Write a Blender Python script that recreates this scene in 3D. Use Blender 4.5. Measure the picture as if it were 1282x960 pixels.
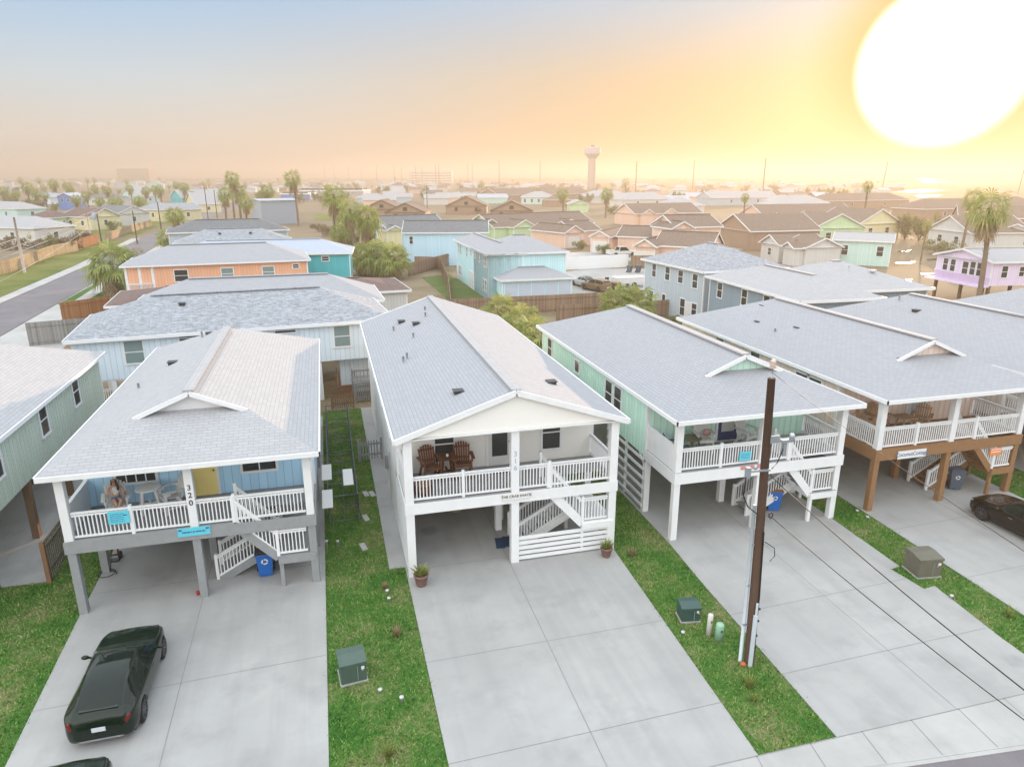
import bpy, bmesh, math, random
import numpy as np
from mathutils import Vector, Matrix
for _o in list(bpy.data.objects):
    bpy.data.objects.remove(_o)
S = bpy.context.scene
COL = S.collection
R = math.radians
rng = random.Random(7)
nrng = np.random.default_rng(5)

# ---------------------------------------------------------------- camera, sky, sun, exposure
FPX, PCX, PCY = 870.0, 641.0, 480.0          # focal length and centre in the photograph's pixels (1282 x 960)
CAM_H = 13.8                                 # the drone hovers 13.8 m above the driveways
PITCH = math.atan((480.0 - 220.5) / FPX)
YAW = math.atan((641.0 - 400.0) / (FPX / math.cos(PITCH)))
cam = bpy.data.cameras.new('camera')
cam.sensor_fit = 'HORIZONTAL'; cam.sensor_width = 36.0
cam.lens = 36.0 * FPX / 1282.0
cam.clip_start = 0.1; cam.clip_end = 30000.0
camo = bpy.data.objects.new('camera', cam); COL.objects.link(camo)
camo.location = (0, 0, CAM_H)
camo.rotation_euler = (R(90) - PITCH, 0, -YAW)
S.camera = camo

SUN_EL, SUN_AZ = R(6.9), R(44.5)             # azimuth clockwise from +Y
SUN_DIR = Vector((math.sin(SUN_AZ) * math.cos(SUN_EL), math.cos(SUN_AZ) * math.cos(SUN_EL), math.sin(SUN_EL)))
sl = bpy.data.lights.new('sun', 'SUN'); sl.energy = 5.0; sl.angle = R(0.5); sl.color = (1.0, 0.68, 0.42)
so = bpy.data.objects.new('sun', sl); COL.objects.link(so)
so.rotation_euler = (-SUN_DIR).to_track_quat('-Z', 'Y').to_euler()
so.location = SUN_DIR * 60

W = bpy.data.worlds.new('World'); S.world = W; W.use_nodes = True
wt = W.node_tree; wt.nodes.clear()
def wn(t, **k):
    n = wt.nodes.new(t)
    for a, b in k.items(): setattr(n, a, b)
    return n
wout = wn('ShaderNodeOutputWorld'); wbg = wn('ShaderNodeBackground')
wt.links.new(wbg.outputs[0], wout.inputs[0])
wtc = wn('ShaderNodeTexCoord')
wnm = wn('ShaderNodeVectorMath', operation='NORMALIZE'); wt.links.new(wtc.outputs['Generated'], wnm.inputs[0])
wdot = wn('ShaderNodeVectorMath', operation='DOT_PRODUCT'); wt.links.new(wnm.outputs[0], wdot.inputs[0]); wdot.inputs[1].default_value = SUN_DIR
wang = wn('ShaderNodeMath', operation='ARCCOSINE'); wt.links.new(wdot.outputs['Value'], wang.inputs[0])
wsep = wn('ShaderNodeSeparateXYZ'); wt.links.new(wnm.outputs[0], wsep.inputs[0])
def wramp(stops, src):
    r = wn('ShaderNodeValToRGB'); cr = r.color_ramp
    while len(cr.elements) > 1: cr.elements.remove(cr.elements[-1])
    cr.elements[0].position = stops[0][0]; cr.elements[0].color = (*stops[0][1], 1)
    for p, c in stops[1:]:
        e = cr.elements.new(p); e.color = (*c, 1)
    wt.links.new(src, r.inputs[0]); return r
def wmix(fac, a, b, mode='MIX'):
    m = wn('ShaderNodeMix', data_type='RGBA', blend_type=mode)
    if isinstance(fac, (int, float)): m.inputs[0].default_value = fac
    else: wt.links.new(fac, m.inputs[0])
    for v, i in ((a, 6), (b, 7)):
        if isinstance(v, tuple): m.inputs[i].default_value = (*v, 1)
        else: wt.links.new(v, m.inputs[i])
    return m.outputs[2]
def wrange(src, a, b, c=0.0, d=1.0, smooth=True):
    m = wn('ShaderNodeMapRange'); m.interpolation_type = 'SMOOTHSTEP' if smooth else 'LINEAR'
    wt.links.new(src, m.inputs[0])
    for i, v in enumerate((a, b, c, d)): m.inputs[1 + i].default_value = v
    return m.outputs[0]
# sky colour by height: the side away from the sun and the side towards it; upper stops brightened as fill
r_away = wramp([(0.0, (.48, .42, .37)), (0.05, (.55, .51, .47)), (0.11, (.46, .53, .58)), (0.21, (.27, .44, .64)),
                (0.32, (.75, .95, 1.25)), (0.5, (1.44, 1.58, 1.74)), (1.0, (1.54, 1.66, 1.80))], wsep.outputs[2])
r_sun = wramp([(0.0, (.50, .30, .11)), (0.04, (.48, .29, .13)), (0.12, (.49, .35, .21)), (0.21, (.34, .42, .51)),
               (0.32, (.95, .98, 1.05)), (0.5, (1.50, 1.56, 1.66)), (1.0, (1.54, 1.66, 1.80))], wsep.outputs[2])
t_side = wrange(wang.outputs[0], R(60), R(12))
sky = wmix(t_side, r_away.outputs[0], r_sun.outputs[0])
# unseen sky behind the drone, brightened to fill the shaded house fronts
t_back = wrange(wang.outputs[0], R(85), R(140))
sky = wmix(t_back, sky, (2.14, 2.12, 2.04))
# physical sky on top
nish = wn('ShaderNodeTexSky'); nish.sky_type = 'NISHITA'; nish.sun_disc = False
nish.sun_elevation = SUN_EL; nish.sun_rotation = SUN_AZ; nish.dust_density = 2.0
nsc = wn('ShaderNodeVectorMath', operation='SCALE'); wt.links.new(nish.outputs[0], nsc.inputs[0]); nsc.inputs[3].default_value = 0.010
sky = wmix(1.0, sky, nsc.outputs[0], 'ADD')
# aureole and the blown-out sun
t_aur = wrange(wang.outputs[0], R(9.5), R(4.2))
sky = wmix(t_aur, sky, (.80, .50, .17))
t_disc = wrange(wang.outputs[0], R(5.5), R(3.9))
sky = wmix(t_disc, sky, (3.0, 2.8, 2.6))
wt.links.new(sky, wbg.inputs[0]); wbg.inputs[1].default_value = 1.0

S.view_settings.view_transform = 'Standard'; S.view_settings.look = 'None'
S.view_settings.gamma = 1.0; S.view_settings.use_curve_mapping = False
S.view_settings.exposure = 0.34
S.render.engine = 'CYCLES'
cy = S.cycles
cy.use_denoising = True
try: cy.denoiser = 'OPENIMAGEDENOISE'
except Exception: pass
cy.max_bounces = 8; cy.diffuse_bounces = 5; cy.glossy_bounces = 3; cy.transmission_bounces = 4; cy.volume_bounces = 0
cy.transparent_max_bounces = 8
cy.caustics_reflective = False; cy.caustics_refractive = False
cy.sample_clamp_indirect = 6.0

# pixel of the photograph -> point of the place, on the level z (ground 0), or on a plane y = Y or x = X
_cy, _sy, _cp, _sp = math.cos(YAW), math.sin(YAW), math.cos(PITCH), math.sin(PITCH)
FWD = Vector((_sy * _cp, _cy * _cp, -_sp)); RGT = Vector((_cy, -_sy, 0)); UPV = RGT.cross(FWD)
def _ray(x, y): return FWD * FPX + RGT * (x - PCX) - UPV * (y - PCY)
def at(x, y, z=0.0):
    d = _ray(x, y); t = (z - CAM_H) / d.z
    return Vector((d.x * t, d.y * t, z))
def aty(x, y, Y):
    d = _ray(x, y); t = Y / d.y
    return Vector((d.x * t, Y, CAM_H + d.z * t))
# ---------------------------------------------------------------- materials
MATS = {}
class NB:
    """small helper to wire a material"""
    def __init__(s, name):
        s.m = bpy.data.materials.new(name); s.m.use_nodes = True
        s.t = s.m.node_tree; s.b = s.t.nodes['Principled BSDF']
    def n(s, t, **k):
        x = s.t.nodes.new(t)
        for a, b in k.items(): setattr(x, a, b)
        return x
    def l(s, a, b): s.t.links.new(a, b)
    def coord(s, kind='Object'):
        return s.n('ShaderNodeTexCoord').outputs[kind]
    def noise(s, vec, scale, detail=4.0, rough=0.6, out='Fac'):
        x = s.n('ShaderNodeTexNoise'); x.inputs['Scale'].default_value = scale
        x.inputs['Detail'].default_value = detail; x.inputs['Roughness'].default_value = rough
        s.l(vec, x.inputs['Vector']); return x.outputs[out]
    def ramp(s, src, stops):
        r = s.n('ShaderNodeValToRGB'); cr = r.color_ramp
        cr.elements[0].position = stops[0][0]; cr.elements[0].color = (*stops[0][1], 1)
        cr.elements[1].position = stops[-1][0]; cr.elements[1].color = (*stops[-1][1], 1)
        for p, c in stops[1:-1]:
            e = cr.elements.new(p); e.color = (*c, 1)
        s.l(src, r.inputs[0]); return r.outputs[0]
    def mix(s, f, a, b, mode='MIX'):
        m = s.n('ShaderNodeMix', data_type='RGBA', blend_type=mode)
        for v, i in ((f, 0), (a, 6), (b, 7)):
            if isinstance(v, tuple): m.inputs[i].default_value = (*v, 1)
            elif isinstance(v, (int, float)): m.inputs[i].default_value = v
            else: s.l(v, m.inputs[i])
        return m.outputs[2]
    def math(s, op, a, b=None, c=None):
        m = s.n('ShaderNodeMath', operation=op)
        for i, v in enumerate((a, b, c)):
            if v is None: continue
            if isinstance(v, (int, float)): m.inputs[i].default_value = v
            else: s.l(v, m.inputs[i])
        return m.outputs[0]
    def bump(s, h, strength=0.3, dist=0.02):
        b = s.n('ShaderNodeBump'); b.inputs['Strength'].default_value = strength; b.inputs['Distance'].default_value = dist
        s.l(h, b.inputs['Height']); s.l(b.outputs[0], s.b.inputs['Normal'])
    def color(s, c):
        if isinstance(c, tuple): s.b.inputs['Base Color'].default_value = (*c, 1)
        else: s.l(c, s.b.inputs['Base Color'])
    def set(s, rough=.6, metal=0.0, spec=.4):
        s.b.inputs['Roughness'].default_value = rough; s.b.inputs['Metallic'].default_value = metal
        s.b.inputs['Specular IOR Level'].default_value = spec
        return s.m

def sc(c, k): return tuple(min(1.0, v * k) for v in c)
def paint(name, c, rough=.55, var=.08, scale=1.5, metal=0.0, spec=.4):
    if name in MATS: return MATS[name]
    b = NB(name); o = b.coord()
    f = b.noise(o, scale, 5)
    f2 = b.noise(o, scale * 14, 2)
    col = b.mix(f, sc(c, 1 - var), sc(c, 1 + var))
    col = b.mix(b.math('MULTIPLY', f2, .12), col, sc(c, .75))
    b.color(col); MATS[name] = b.set(rough, metal, spec); return MATS[name]
def siding(name, c, period=.2, horiz=False):
    """board siding: grooves along the UV, weathering streaks down the boards"""
    if name in MATS: return MATS[name]
    b = NB(name); uv = b.coord('UV')
    s = b.n('ShaderNodeSeparateXYZ'); b.l(uv, s.inputs[0])
    src = s.outputs[1] if horiz else s.outputs[0]
    u = b.math('DIVIDE', src, period)
    fr = b.math('FRACT', u); g = b.math('LESS_THAN', fr, .09)
    wn_ = b.n('ShaderNodeTexWhiteNoise', noise_dimensions='1D'); b.l(b.math('FLOOR', u), wn_.inputs['W'])
    mp = b.n('ShaderNodeMapping'); mp.inputs['Scale'].default_value = (7, .6, 1) if not horiz else (.6, 7, 1); b.l(uv, mp.inputs[0])
    st = b.noise(mp.outputs[0], 1.0, 4)
    col = b.mix(wn_.outputs[0], sc(c, .95), sc(c, 1.04))
    col = b.mix(b.math('MULTIPLY', st, .22), col, sc(c, .72))
    col = b.mix(b.math('MULTIPLY', g, .6), col, sc(c, .5))
    b.color(col); b.bump(b.math('SUBTRACT', 1.0, g), .5, .012)
    MATS[name] = b.set(.6, 0, .3); return MATS[name]
def shingle(name, c, var=.05, mottle=.0, row=.145, wid=.33):
    if name in MATS: return MATS[name]
    b = NB(name); uv = b.coord('UV')
    br = b.n('ShaderNodeTexBrick'); br.offset = .5; br.squash = 1.0
    b.l(uv, br.inputs['Vector'])
    br.inputs['Scale'].default_value = 1.0; br.inputs['Brick Width'].default_value = wid; br.inputs['Row Height'].default_value = row
    br.inputs['Mortar Size'].default_value = .012; br.inputs['Mortar Smooth'].default_value = .3; br.inputs['Bias'].default_value = 0
    br.inputs['Color1'].default_value = (*sc(c, 1 - var), 1); br.inputs['Color2'].default_value = (*sc(c, 1 + var), 1)
    br.inputs['Mortar'].default_value = (*sc(c, .70), 1)
    big = b.noise(uv, .35, 4); mp = b.n('ShaderNodeMapping'); mp.inputs['Scale'].default_value = (3.0, .35, 1); b.l(uv, mp.inputs[0])
    streak = b.noise(mp.outputs[0], .8, 4)
    col = b.mix(b.math('MULTIPLY', big, .25), br.outputs['Color'], sc(c, .82))
    col = b.mix(b.math('MULTIPLY', streak, .18), col, sc(c, .70))
    gran = b.noise(uv, 40, 2)
    col = b.mix(b.math('MULTIPLY', gran, .12), col, sc(c, .68))
    if mottle:
        m2 = b.n('ShaderNodeTexVoronoi'); m2.inputs['Scale'].default_value = 5.0
        mp2 = b.n('ShaderNodeMapping'); mp2.inputs['Scale'].default_value = (1, 2.2, 1); b.l(uv, mp2.inputs[0]); b.l(mp2.outputs[0], m2.inputs['Vector'])
        s2 = b.n('ShaderNodeSeparateXYZ'); b.l(m2.outputs['Color'], s2.inputs[0])
        col = b.mix(s2.outputs[0], b.mix(mottle, col, sc(c, .42)), b.mix(mottle, col, sc(c, 1.35)))
    b.color(col); b.bump(br.outputs['Fac'], -.25, .008)
    MATS[name] = b.set(.85, 0, .25); return MATS[name]
def wood(name, c, period=.14, var=.25, grain=True):
    if name in MATS: return MATS[name]
    b = NB(name); uv = b.coord('UV'); s = b.n('ShaderNodeSeparateXYZ'); b.l(uv, s.inputs[0])
    u = b.math('DIVIDE', s.outputs[0], period)
    w = b.n('ShaderNodeTexWhiteNoise', noise_dimensions='1D'); b.l(b.math('FLOOR', u), w.inputs['W'])
    mp = b.n('ShaderNodeMapping'); mp.inputs['Scale'].default_value = (14, 1.2, 1); b.l(uv, mp.inputs[0])
    gr = b.noise(mp.outputs[0], 1.5, 5)
    col = b.mix(w.outputs[0], sc(c, 1 - var), sc(c, 1 + var))
    col = b.mix(b.math('MULTIPLY', gr, .5), col, sc(c, .5))
    gap = b.math('LESS_THAN', b.math('FRACT', u), .07)
    col = b.mix(b.math('MULTIPLY', gap, .6), col, sc(c, .35))
    b.color(col); b.bump(b.math('SUBTRACT', 1.0, gap), .4, .015)
    MATS[name] = b.set(.8, 0, .2); return MATS[name]
def beam_wood(name, c):
    if name in MATS: return MATS[name]
    b = NB(name); o = b.coord()
    f = b.noise(o, 3, 6, .7); f2 = b.noise(o, 26, 3)
    col = b.mix(f, sc(c, .72), sc(c, 1.22)); col = b.mix(b.math('MULTIPLY', f2, .45), col, sc(c, .5))
    b.color(col); b.bump(f2, .3, .01); MATS[name] = b.set(.8, 0, .2); return MATS[name]
def glass(name, c=(.03, .04, .045), rough=.07):
    if name in MATS: return MATS[name]
    b = NB(name); o = b.coord(); f = b.noise(o, 1.2, 3)
    b.color(b.mix(f, sc(c, .6), sc(c, 1.6))); MATS[name] = b.set(rough, 0, .6); return MATS[name]
def concrete(name, c, stains=True):
    b = NB(name); o = b.coord()
    a = b.noise(o, .22, 6, .62); a2 = b.noise(o, 1.7, 6, .7); a3 = b.noise(o, 30, 3, .6)
    col = b.mix(b.ramp(a, [(.3, (0, 0, 0)), (.7, (1, 1, 1))]), sc(c, .80), sc(c, 1.14))
    mpc = b.n('ShaderNodeMapping'); mpc.inputs['Scale'].default_value = (.262, .265, 1); b.l(o, mpc.inputs[0])
    fl = b.n('ShaderNodeVectorMath', operation='FLOOR'); b.l(mpc.outputs[0], fl.inputs[0]); wnc = b.n('ShaderNodeTexWhiteNoise', noise_dimensions='2D'); b.l(fl.outputs[0], wnc.inputs['Vector'])
    col = b.mix(b.math('MULTIPLY', wnc.outputs[0], .22), col, sc(c, .74))
    col = b.mix(b.math('MULTIPLY', a2, .40), col, sc(c, .72))
    col = b.mix(b.math('MULTIPLY', a3, .16), col, sc(c, .66))
    bl = b.n('ShaderNodeMapRange'); b.l(b.noise(o, .55, 5, .6), bl.inputs[0]); bl.inputs[1].default_value = .52; bl.inputs[2].default_value = .70
    col = b.mix(b.math('MULTIPLY', bl.outputs[0], .5), col, sc(c, .62))
    if stains:
        v = b.n('ShaderNodeTexVoronoi'); v.inputs['Scale'].default_value = .23; v.inputs['Randomness'].default_value = 1.0; b.l(o, v.inputs['Vector'])
        d = b.math('ADD', v.outputs['Distance'], b.math('MULTIPLY', a2, .16))
        spot = b.n('ShaderNodeMapRange'); b.l(d, spot.inputs[0]); spot.inputs[1].default_value = .20; spot.inputs[2].default_value = .13
        col = b.mix(b.math('MULTIPLY', spot.outputs[0], .5), col, sc(c, .42))
        mp = b.n('ShaderNodeMapping'); mp.inputs['Scale'].default_value = (1.6, .10, 1); b.l(o, mp.inputs[0])
        tr = b.noise(mp.outputs[0], .9, 4)
        trm = b.n('ShaderNodeMapRange'); b.l(tr, trm.inputs[0]); trm.inputs[1].default_value = .48; trm.inputs[2].default_value = .72
        col = b.mix(b.math('MULTIPLY', trm.outputs[0], .34), col, sc(c, .62))
    b.color(col); b.bump(a3, .12, .005); return b.set(.82, 0, .3)
def turf(name, cols, scale=.55):
    b = NB(name); o = b.coord()
    a = b.noise(o, scale, 6, .65); a2 = b.noise(o, 6, 5, .7); a3 = b.noise(o, 55, 2)
    f = b.math('ADD', b.math('MULTIPLY', a, .55), b.math('MULTIPLY', a2, .45))
    col = b.ramp(f, [(.36, cols[0]), (.44, cols[1]), (.52, cols[2]), (.62, cols[3])])
    col = b.mix(b.math('MULTIPLY', a3, .5), col, sc(cols[0], .55))
    b.color(col); b.bump(a3, .6, .03); return b.set(.9, 0, .15)
def blades(name, cols, scale=.55):
    b = NB(name); o = b.coord()
    a = b.noise(o, scale, 5, .65); a2 = b.noise(o, 5, 4, .7)
    g = b.n('ShaderNodeNewGeometry').outputs['Random Per Island']
    f = b.math('ADD', b.math('ADD', b.math('MULTIPLY', a, .55), b.math('MULTIPLY', a2, .30)), b.math('MULTIPLY', g, .15))
    col = b.ramp(f, [(.36, cols[0]), (.44, cols[1]), (.52, cols[2]), (.62, cols[3])])
    col = b.mix(b.math('MULTIPLY', g, .35), col, sc(cols[2], 1.35))
    b.color(col); b.set(.7, 0, .2); return b.m
def leafmat(name, c1, c2, c3, trans=.25):
    b = NB(name); o = b.coord(); a = b.noise(o, 1.3, 3)
    g = b.n('ShaderNodeNewGeometry').outputs['Random Per Island']
    f = b.math('ADD', b.math('MULTIPLY', a, .5), b.math('MULTIPLY', g, .5))
    b.color(b.ramp(f, [(.2, c1), (.5, c2), (.8, c3)]))
    b.set(.55, 0, .3)
    tr = b.n('ShaderNodeBsdfTranslucent'); tr.inputs[0].default_value = (*sc(c3, 1.6), 1)
    ms = b.n('ShaderNodeMixShader'); ms.inputs[0].default_value = trans
    out = [x for x in b.t.nodes if x.type == 'OUTPUT_MATERIAL'][0]
    b.l(b.b.outputs[0], ms.inputs[1]); b.l(tr.outputs[0], ms.inputs[2]); b.l(ms.outputs[0], out.inputs[0])
    return b.m

# ---------------------------------------------------------------- mesh builder
class MB:
    def __init__(s): s.v = []; s.f = []; s.mi = []; s.cur = 0; s.M = None; s.sm = []; s.smooth = False
    def V(s, p):
        p = Vector(p)
        if s.M is not None: p = s.M @ p
        s.v.append(p); return len(s.v) - 1
    def F(s, idx): s.f.append(tuple(idx)); s.mi.append(s.cur); s.sm.append(s.smooth)
    def poly(s, pts): s.F([s.V(p) for p in pts])
    def box(s, x0, y0, z0, x1, y1, z1):
        if x0 > x1: x0, x1 = x1, x0
        if y0 > y1: y0, y1 = y1, y0
        if z0 > z1: z0, z1 = z1, z0
        i = [s.V(p) for p in ((x0,y0,z0),(x1,y0,z0),(x1,y1,z0),(x0,y1,z0),(x0,y0,z1),(x1,y0,z1),(x1,y1,z1),(x0,y1,z1))]
        for q in ((3,2,1,0),(4,5,6,7),(0,1,5,4),(1,2,6,5),(2,3,7,6),(3,0,4,7)): s.F([i[k] for k in q])
    def bar(s, p, q, w, h, up=(0, 0, 1)):
        """square-cut beam from p to q, w across, h along up"""
        p = Vector(p); q = Vector(q); d = (q - p)
        if d.length < 1e-6: return
        d.normalize(); u = Vector(up); a = d.cross(u)
        if a.length < 1e-5: u = Vector((0, 1, 0)); a = d.cross(u)
        a.normalize(); b = a.cross(d).normalized()
        a = a * (w / 2); b = b * (h / 2)
        i = [s.V(x) for x in (p-a-b, p+a-b, p+a+b, p-a+b, q-a-b, q+a-b, q+a+b, q-a+b)]
        for k in ((0,1,2,3),(7,6,5,4),(0,4,5,1),(1,5,6,2),(2,6,7,3),(3,7,4,0)): s.F([i[j] for j in k])
    def tube(s, pts, rad, n=8, cap=True):
        pts = [Vector(p) for p in pts]; rings = []
        sm, s.smooth = s.smooth, True
        for k, p in enumerate(pts):
            a = pts[max(0, k-1)]; b = pts[min(len(pts)-1, k+1)]; d = (b - a).normalized()
            u = Vector((0,0,1)) if abs(d.z) < .9 else Vector((1,0,0))
            e1 = d.cross(u).normalized(); e2 = d.cross(e1)
            r = rad[k] if isinstance(rad, (list, tuple)) else rad
            rings.append([s.V(p + (e1*math.cos(t)+e2*math.sin(t))*r) for t in [2*math.pi*j/n for j in range(n)]])
        for a, b in zip(rings, rings[1:]):
            for j in range(n): s.F((a[j], a[(j+1)%n], b[(j+1)%n], b[j]))
        s.smooth = sm
        if cap: s.F(rings[0]); s.F(rings[-1][::-1])
    def lathe(s, prof, n=16, c=(0,0,0), smooth=True):
        rings = []; sm, s.smooth = s.smooth, smooth
        for r, z in prof: rings.append([s.V((c[0]+r*math.cos(2*math.pi*j/n), c[1]+r*math.sin(2*math.pi*j/n), c[2]+z)) for j in range(n)])
        for a, b in zip(rings, rings[1:]):
            for j in range(n): s.F((a[j], a[(j+1)%n], b[(j+1)%n], b[j]))
        s.smooth = sm
        s.F(rings[0][::-1]); s.F(rings[-1])
    def ball(s, c, rx, ry, rz, nu=14, nv=8):
        prof = []; sm, s.smooth = s.smooth, True; rings = []
        for k in range(1, nv):
            t = math.pi*k/nv - math.pi/2
            rings.append([s.V((c[0]+rx*math.cos(t)*math.cos(2*math.pi*j/nu), c[1]+ry*math.cos(t)*math.sin(2*math.pi*j/nu), c[2]+rz*math.sin(t))) for j in range(nu)])
        b = s.V((c[0], c[1], c[2]-rz)); t = s.V((c[0], c[1], c[2]+rz))
        for j in range(nu): s.F((b, rings[0][(j+1)%nu], rings[0][j])); s.F((t, rings[-1][j], rings[-1][(j+1)%nu]))
        for a, q in zip(rings, rings[1:]):
            for j in range(nu): s.F((a[j], a[(j+1)%nu], q[(j+1)%nu], q[j]))
        s.smooth = sm
    def mesh(s, name, mats):
        me = bpy.data.meshes.new(name)
        me.from_pydata([tuple(p) for p in s.v], [], s.f)
        for m in (mats if isinstance(mats, (list, tuple)) else [mats]): me.materials.append(m)
        n = len(me.polygons)
        if n:
            me.polygons.foreach_set('material_index', s.mi)
            me.polygons.foreach_set('use_smooth', s.sm)
        auto_uv(me); me.update(); return me
    def build(s, name, mats, parent=None, bevel=0.0):
        o = bpy.data.objects.new(name, s.mesh(name, mats)); COL.objects.link(o)
        if parent is not None: o.parent = parent
        if bevel:
            b = o.modifiers.new('bevel', 'BEVEL'); b.width = bevel; b.segments = 2; b.limit_method = 'ANGLE'
        return o
def auto_uv(me):
    """UV in metres: u level along each face, v up its slope"""
    n = len(me.loops)
    if not n: return
    co = np.empty(len(me.vertices)*3, np.float32); me.vertices.foreach_get('co', co); co = co.reshape(-1, 3)
    lv = np.empty(n, np.int32); me.loops.foreach_get('vertex_index', lv)
    nrm = np.empty(len(me.polygons)*3, np.float32); me.polygons.foreach_get('normal', nrm); nrm = nrm.reshape(-1, 3)
    tot = np.empty(len(me.polygons), np.int32); me.polygons.foreach_get('loop_total', tot)
    ln = np.repeat(nrm, tot, axis=0)
    u = np.stack([-ln[:,1], ln[:,0], np.zeros(n)], 1); L = np.linalg.norm(u, axis=1)
    flat = L < .12
    u[flat] = (1, 0, 0); L[flat] = 1; u /= L[:,None]
    v = np.cross(ln, u); v[flat] = (0, 1, 0)
    P = co[lv]
    uv = np.stack([(P*u).sum(1), (P*v).sum(1)], 1).astype(np.float32)
    lay = me.uv_layers.new(name='UVMap'); lay.data.foreach_set('uv', uv.ravel())
def tag(o, label=None, cat=None, group=None, kind=None):
    if label: o['label'] = label
    if cat: o['category'] = cat
    if group: o['group'] = group
    if kind: o['kind'] = kind
    return o
def empty(name, loc, rz=0.0, label=None, cat=None, group=None):
    o = bpy.data.objects.new(name, None); COL.objects.link(o); o.empty_display_size = .2
    o.location = loc; o.rotation_euler = (0, 0, rz)
    return tag(o, label, cat, group)
def place(o, loc, rz=0.0, s=1.0):
    o.location = loc; o.rotation_euler = (0, 0, rz); o.scale = (s, s, s) if not isinstance(s, tuple) else s
    return o
KIDS = {}
def copy_tree(o, parent=None):
    c = o.copy(); COL.objects.link(c)
    if parent is not None: c.parent = parent
    for ch in list(o.children): copy_tree(ch, c)
    return c
def mesh_obj(name, me, parent=None):
    o = bpy.data.objects.new(name, me); COL.objects.link(o)
    if parent is not None: o.parent = parent
    return o
def text_obj(name, s, size, mat, parent, M, depth=.006, spacing=1.0):
    cu = bpy.data.curves.new(name, 'FONT'); cu.body = s; cu.size = size; cu.align_x = 'CENTER'; cu.align_y = 'CENTER'
    cu.extrude = depth; cu.offset = size*.012; cu.space_character = spacing
    t = bpy.data.objects.new(name, cu); COL.objects.link(t); bpy.context.view_layer.update()
    me = bpy.data.meshes.new_from_object(t.evaluated_get(bpy.context.evaluated_depsgraph_get()))
    bpy.data.objects.remove(t); me.materials.clear(); me.materials.append(mat)
    o = mesh_obj(name, me, parent); o.matrix_local = M; return o
FRONT = Matrix.Rotation(R(90), 4, 'X')       # lays text upright, facing -Y

# ---------------------------------------------------------------- palette
M_WHITE = paint('white_trim_paint', (.74, .75, .76), .5, .09, 2.2)
M_WHITEV = paint('white_vinyl', (.76, .77, .78), .4, .04)
M_GREYB = paint('grey_stained_wood', (.27, .28, .29), .7, .18, 4)
M_BROWNB = beam_wood('brown_treated_wood', (.31, .175, .09))
M_DKWOOD = beam_wood('dark_brown_wood', (.12, .055, .03))
M_TANW = beam_wood('tan_wood', (.30, .17, .10))
M_POLE = beam_wood('weathered_pole_wood', (.095, .058, .042))
M_PILE = beam_wood('weathered_piling_wood', (.20, .13, .085))
M_BLACK = paint('black_plastic', (.015, .015, .017), .45, .1)
M_STEEL = paint('galvanised_steel', (.34, .40, .44), .45, .1, 3, .6)
M_DKSTEEL = paint('dark_metal', (.05, .055, .06), .45, .1, 3, .5)
M_GLASS = glass('window_glass', (.03, .038, .04))
M_BLIND = paint('window_with_blind', (.20, .27, .27), .25, .12, 3)
M_ROOF = shingle('pale_grey_shingle', (.345, .355, .38))
M_ROOFW = shingle('white_grey_shingle', (.385, .39, .405), .06)
M_ROOFM = shingle('mottled_grey_shingle', (.31, .33, .36), .20, .45)
M_ROOFD = shingle('dark_grey_shingle', (.17, .18, .19), .2)
M_ROOFBR = shingle('brown_shingle', (.17, .12, .105), .2)
M_ROOFT = shingle('tan_brown_shingle', (.20, .155, .125), .2)
M_METAL = paint('pale_blue_sheet_metal', (.34, .39, .46), .5, .06)
M_CONC = concrete('driveway_concrete', (.395, .395, .385))
M_CONC2 = concrete('pavement_concrete', (.45, .445, .43))
M_JOINT = paint('joint_filler', (.23, .23, .225), .9, .2, 3)
GCOL = [(.025, .09, .016), (.05, .15, .022), (.10, .18, .04), (.26, .23, .12)]
M_TURF = turf('lawn_ground', GCOL); M_BLADE = blades('grass_blades', [(.035, .13, .022), (.07, .205, .032), (.15, .25, .055), (.36, .32, .17)])
M_DIRT = turf('dry_yard_ground', [(.14, .13, .07), (.22, .18, .11), (.29, .23, .16), (.34, .27, .20)], .12)
M_LAND = turf('scrub_ground', [(.14, .125, .075), (.21, .17, .11), (.26, .205, .14), (.31, .24, .17)], .02)
M_ASPH = concrete('asphalt', (.19, .175, .185), False)
M_FENCE = wood('weathered_fence_wood', (.30, .215, .155))
M_FENCEO = wood('new_cedar_fence_wood', (.34, .165, .075))
M_FENCEG = wood('grey_fence_wood', (.30, .29, .28))
M_FENCEY = wood('pale_fence_wood', (.42, .33, .21))
# ---------------------------------------------------------------- ground, streets, driveways, lawns, water
def structure(o, label): tag(o, label, kind='structure'); return o
def slab(name, pts, z0, z1, mat, label=None, parent=None, kind='structure'):
    m = MB(); pts = [tuple(p)[:2] for p in pts]
    a = sum(p[0]*q[1]-q[0]*p[1] for p, q in zip(pts, pts[1:]+pts[:1]))
    if a < 0: pts = pts[::-1]
    m.poly([(x, y, z1) for x, y in pts])
    for p, q in zip(pts, pts[1:]+pts[:1]): m.poly([(*p, z0), (*q, z0), (*q, z1), (*p, z1)])
    o = m.build(name, mat, parent)
    if parent is None: tag(o, label, kind=kind)
    return o
def px(*pts): return [at(*p) for p in pts]
def joints(parent, segs, w=.022, z=.004):
    m = MB()
    for p, q in segs:
        p = Vector((*p, z)); q = Vector((*q, z)); d = (q-p).normalized(); a = Vector((-d.y, d.x, 0))*w/2
        m.poly([p-a, q-a, q+a, p+a])
    return m.build('joint', M_JOINT, parent)
BIG = 9000
g = MB(); N = 24
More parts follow.
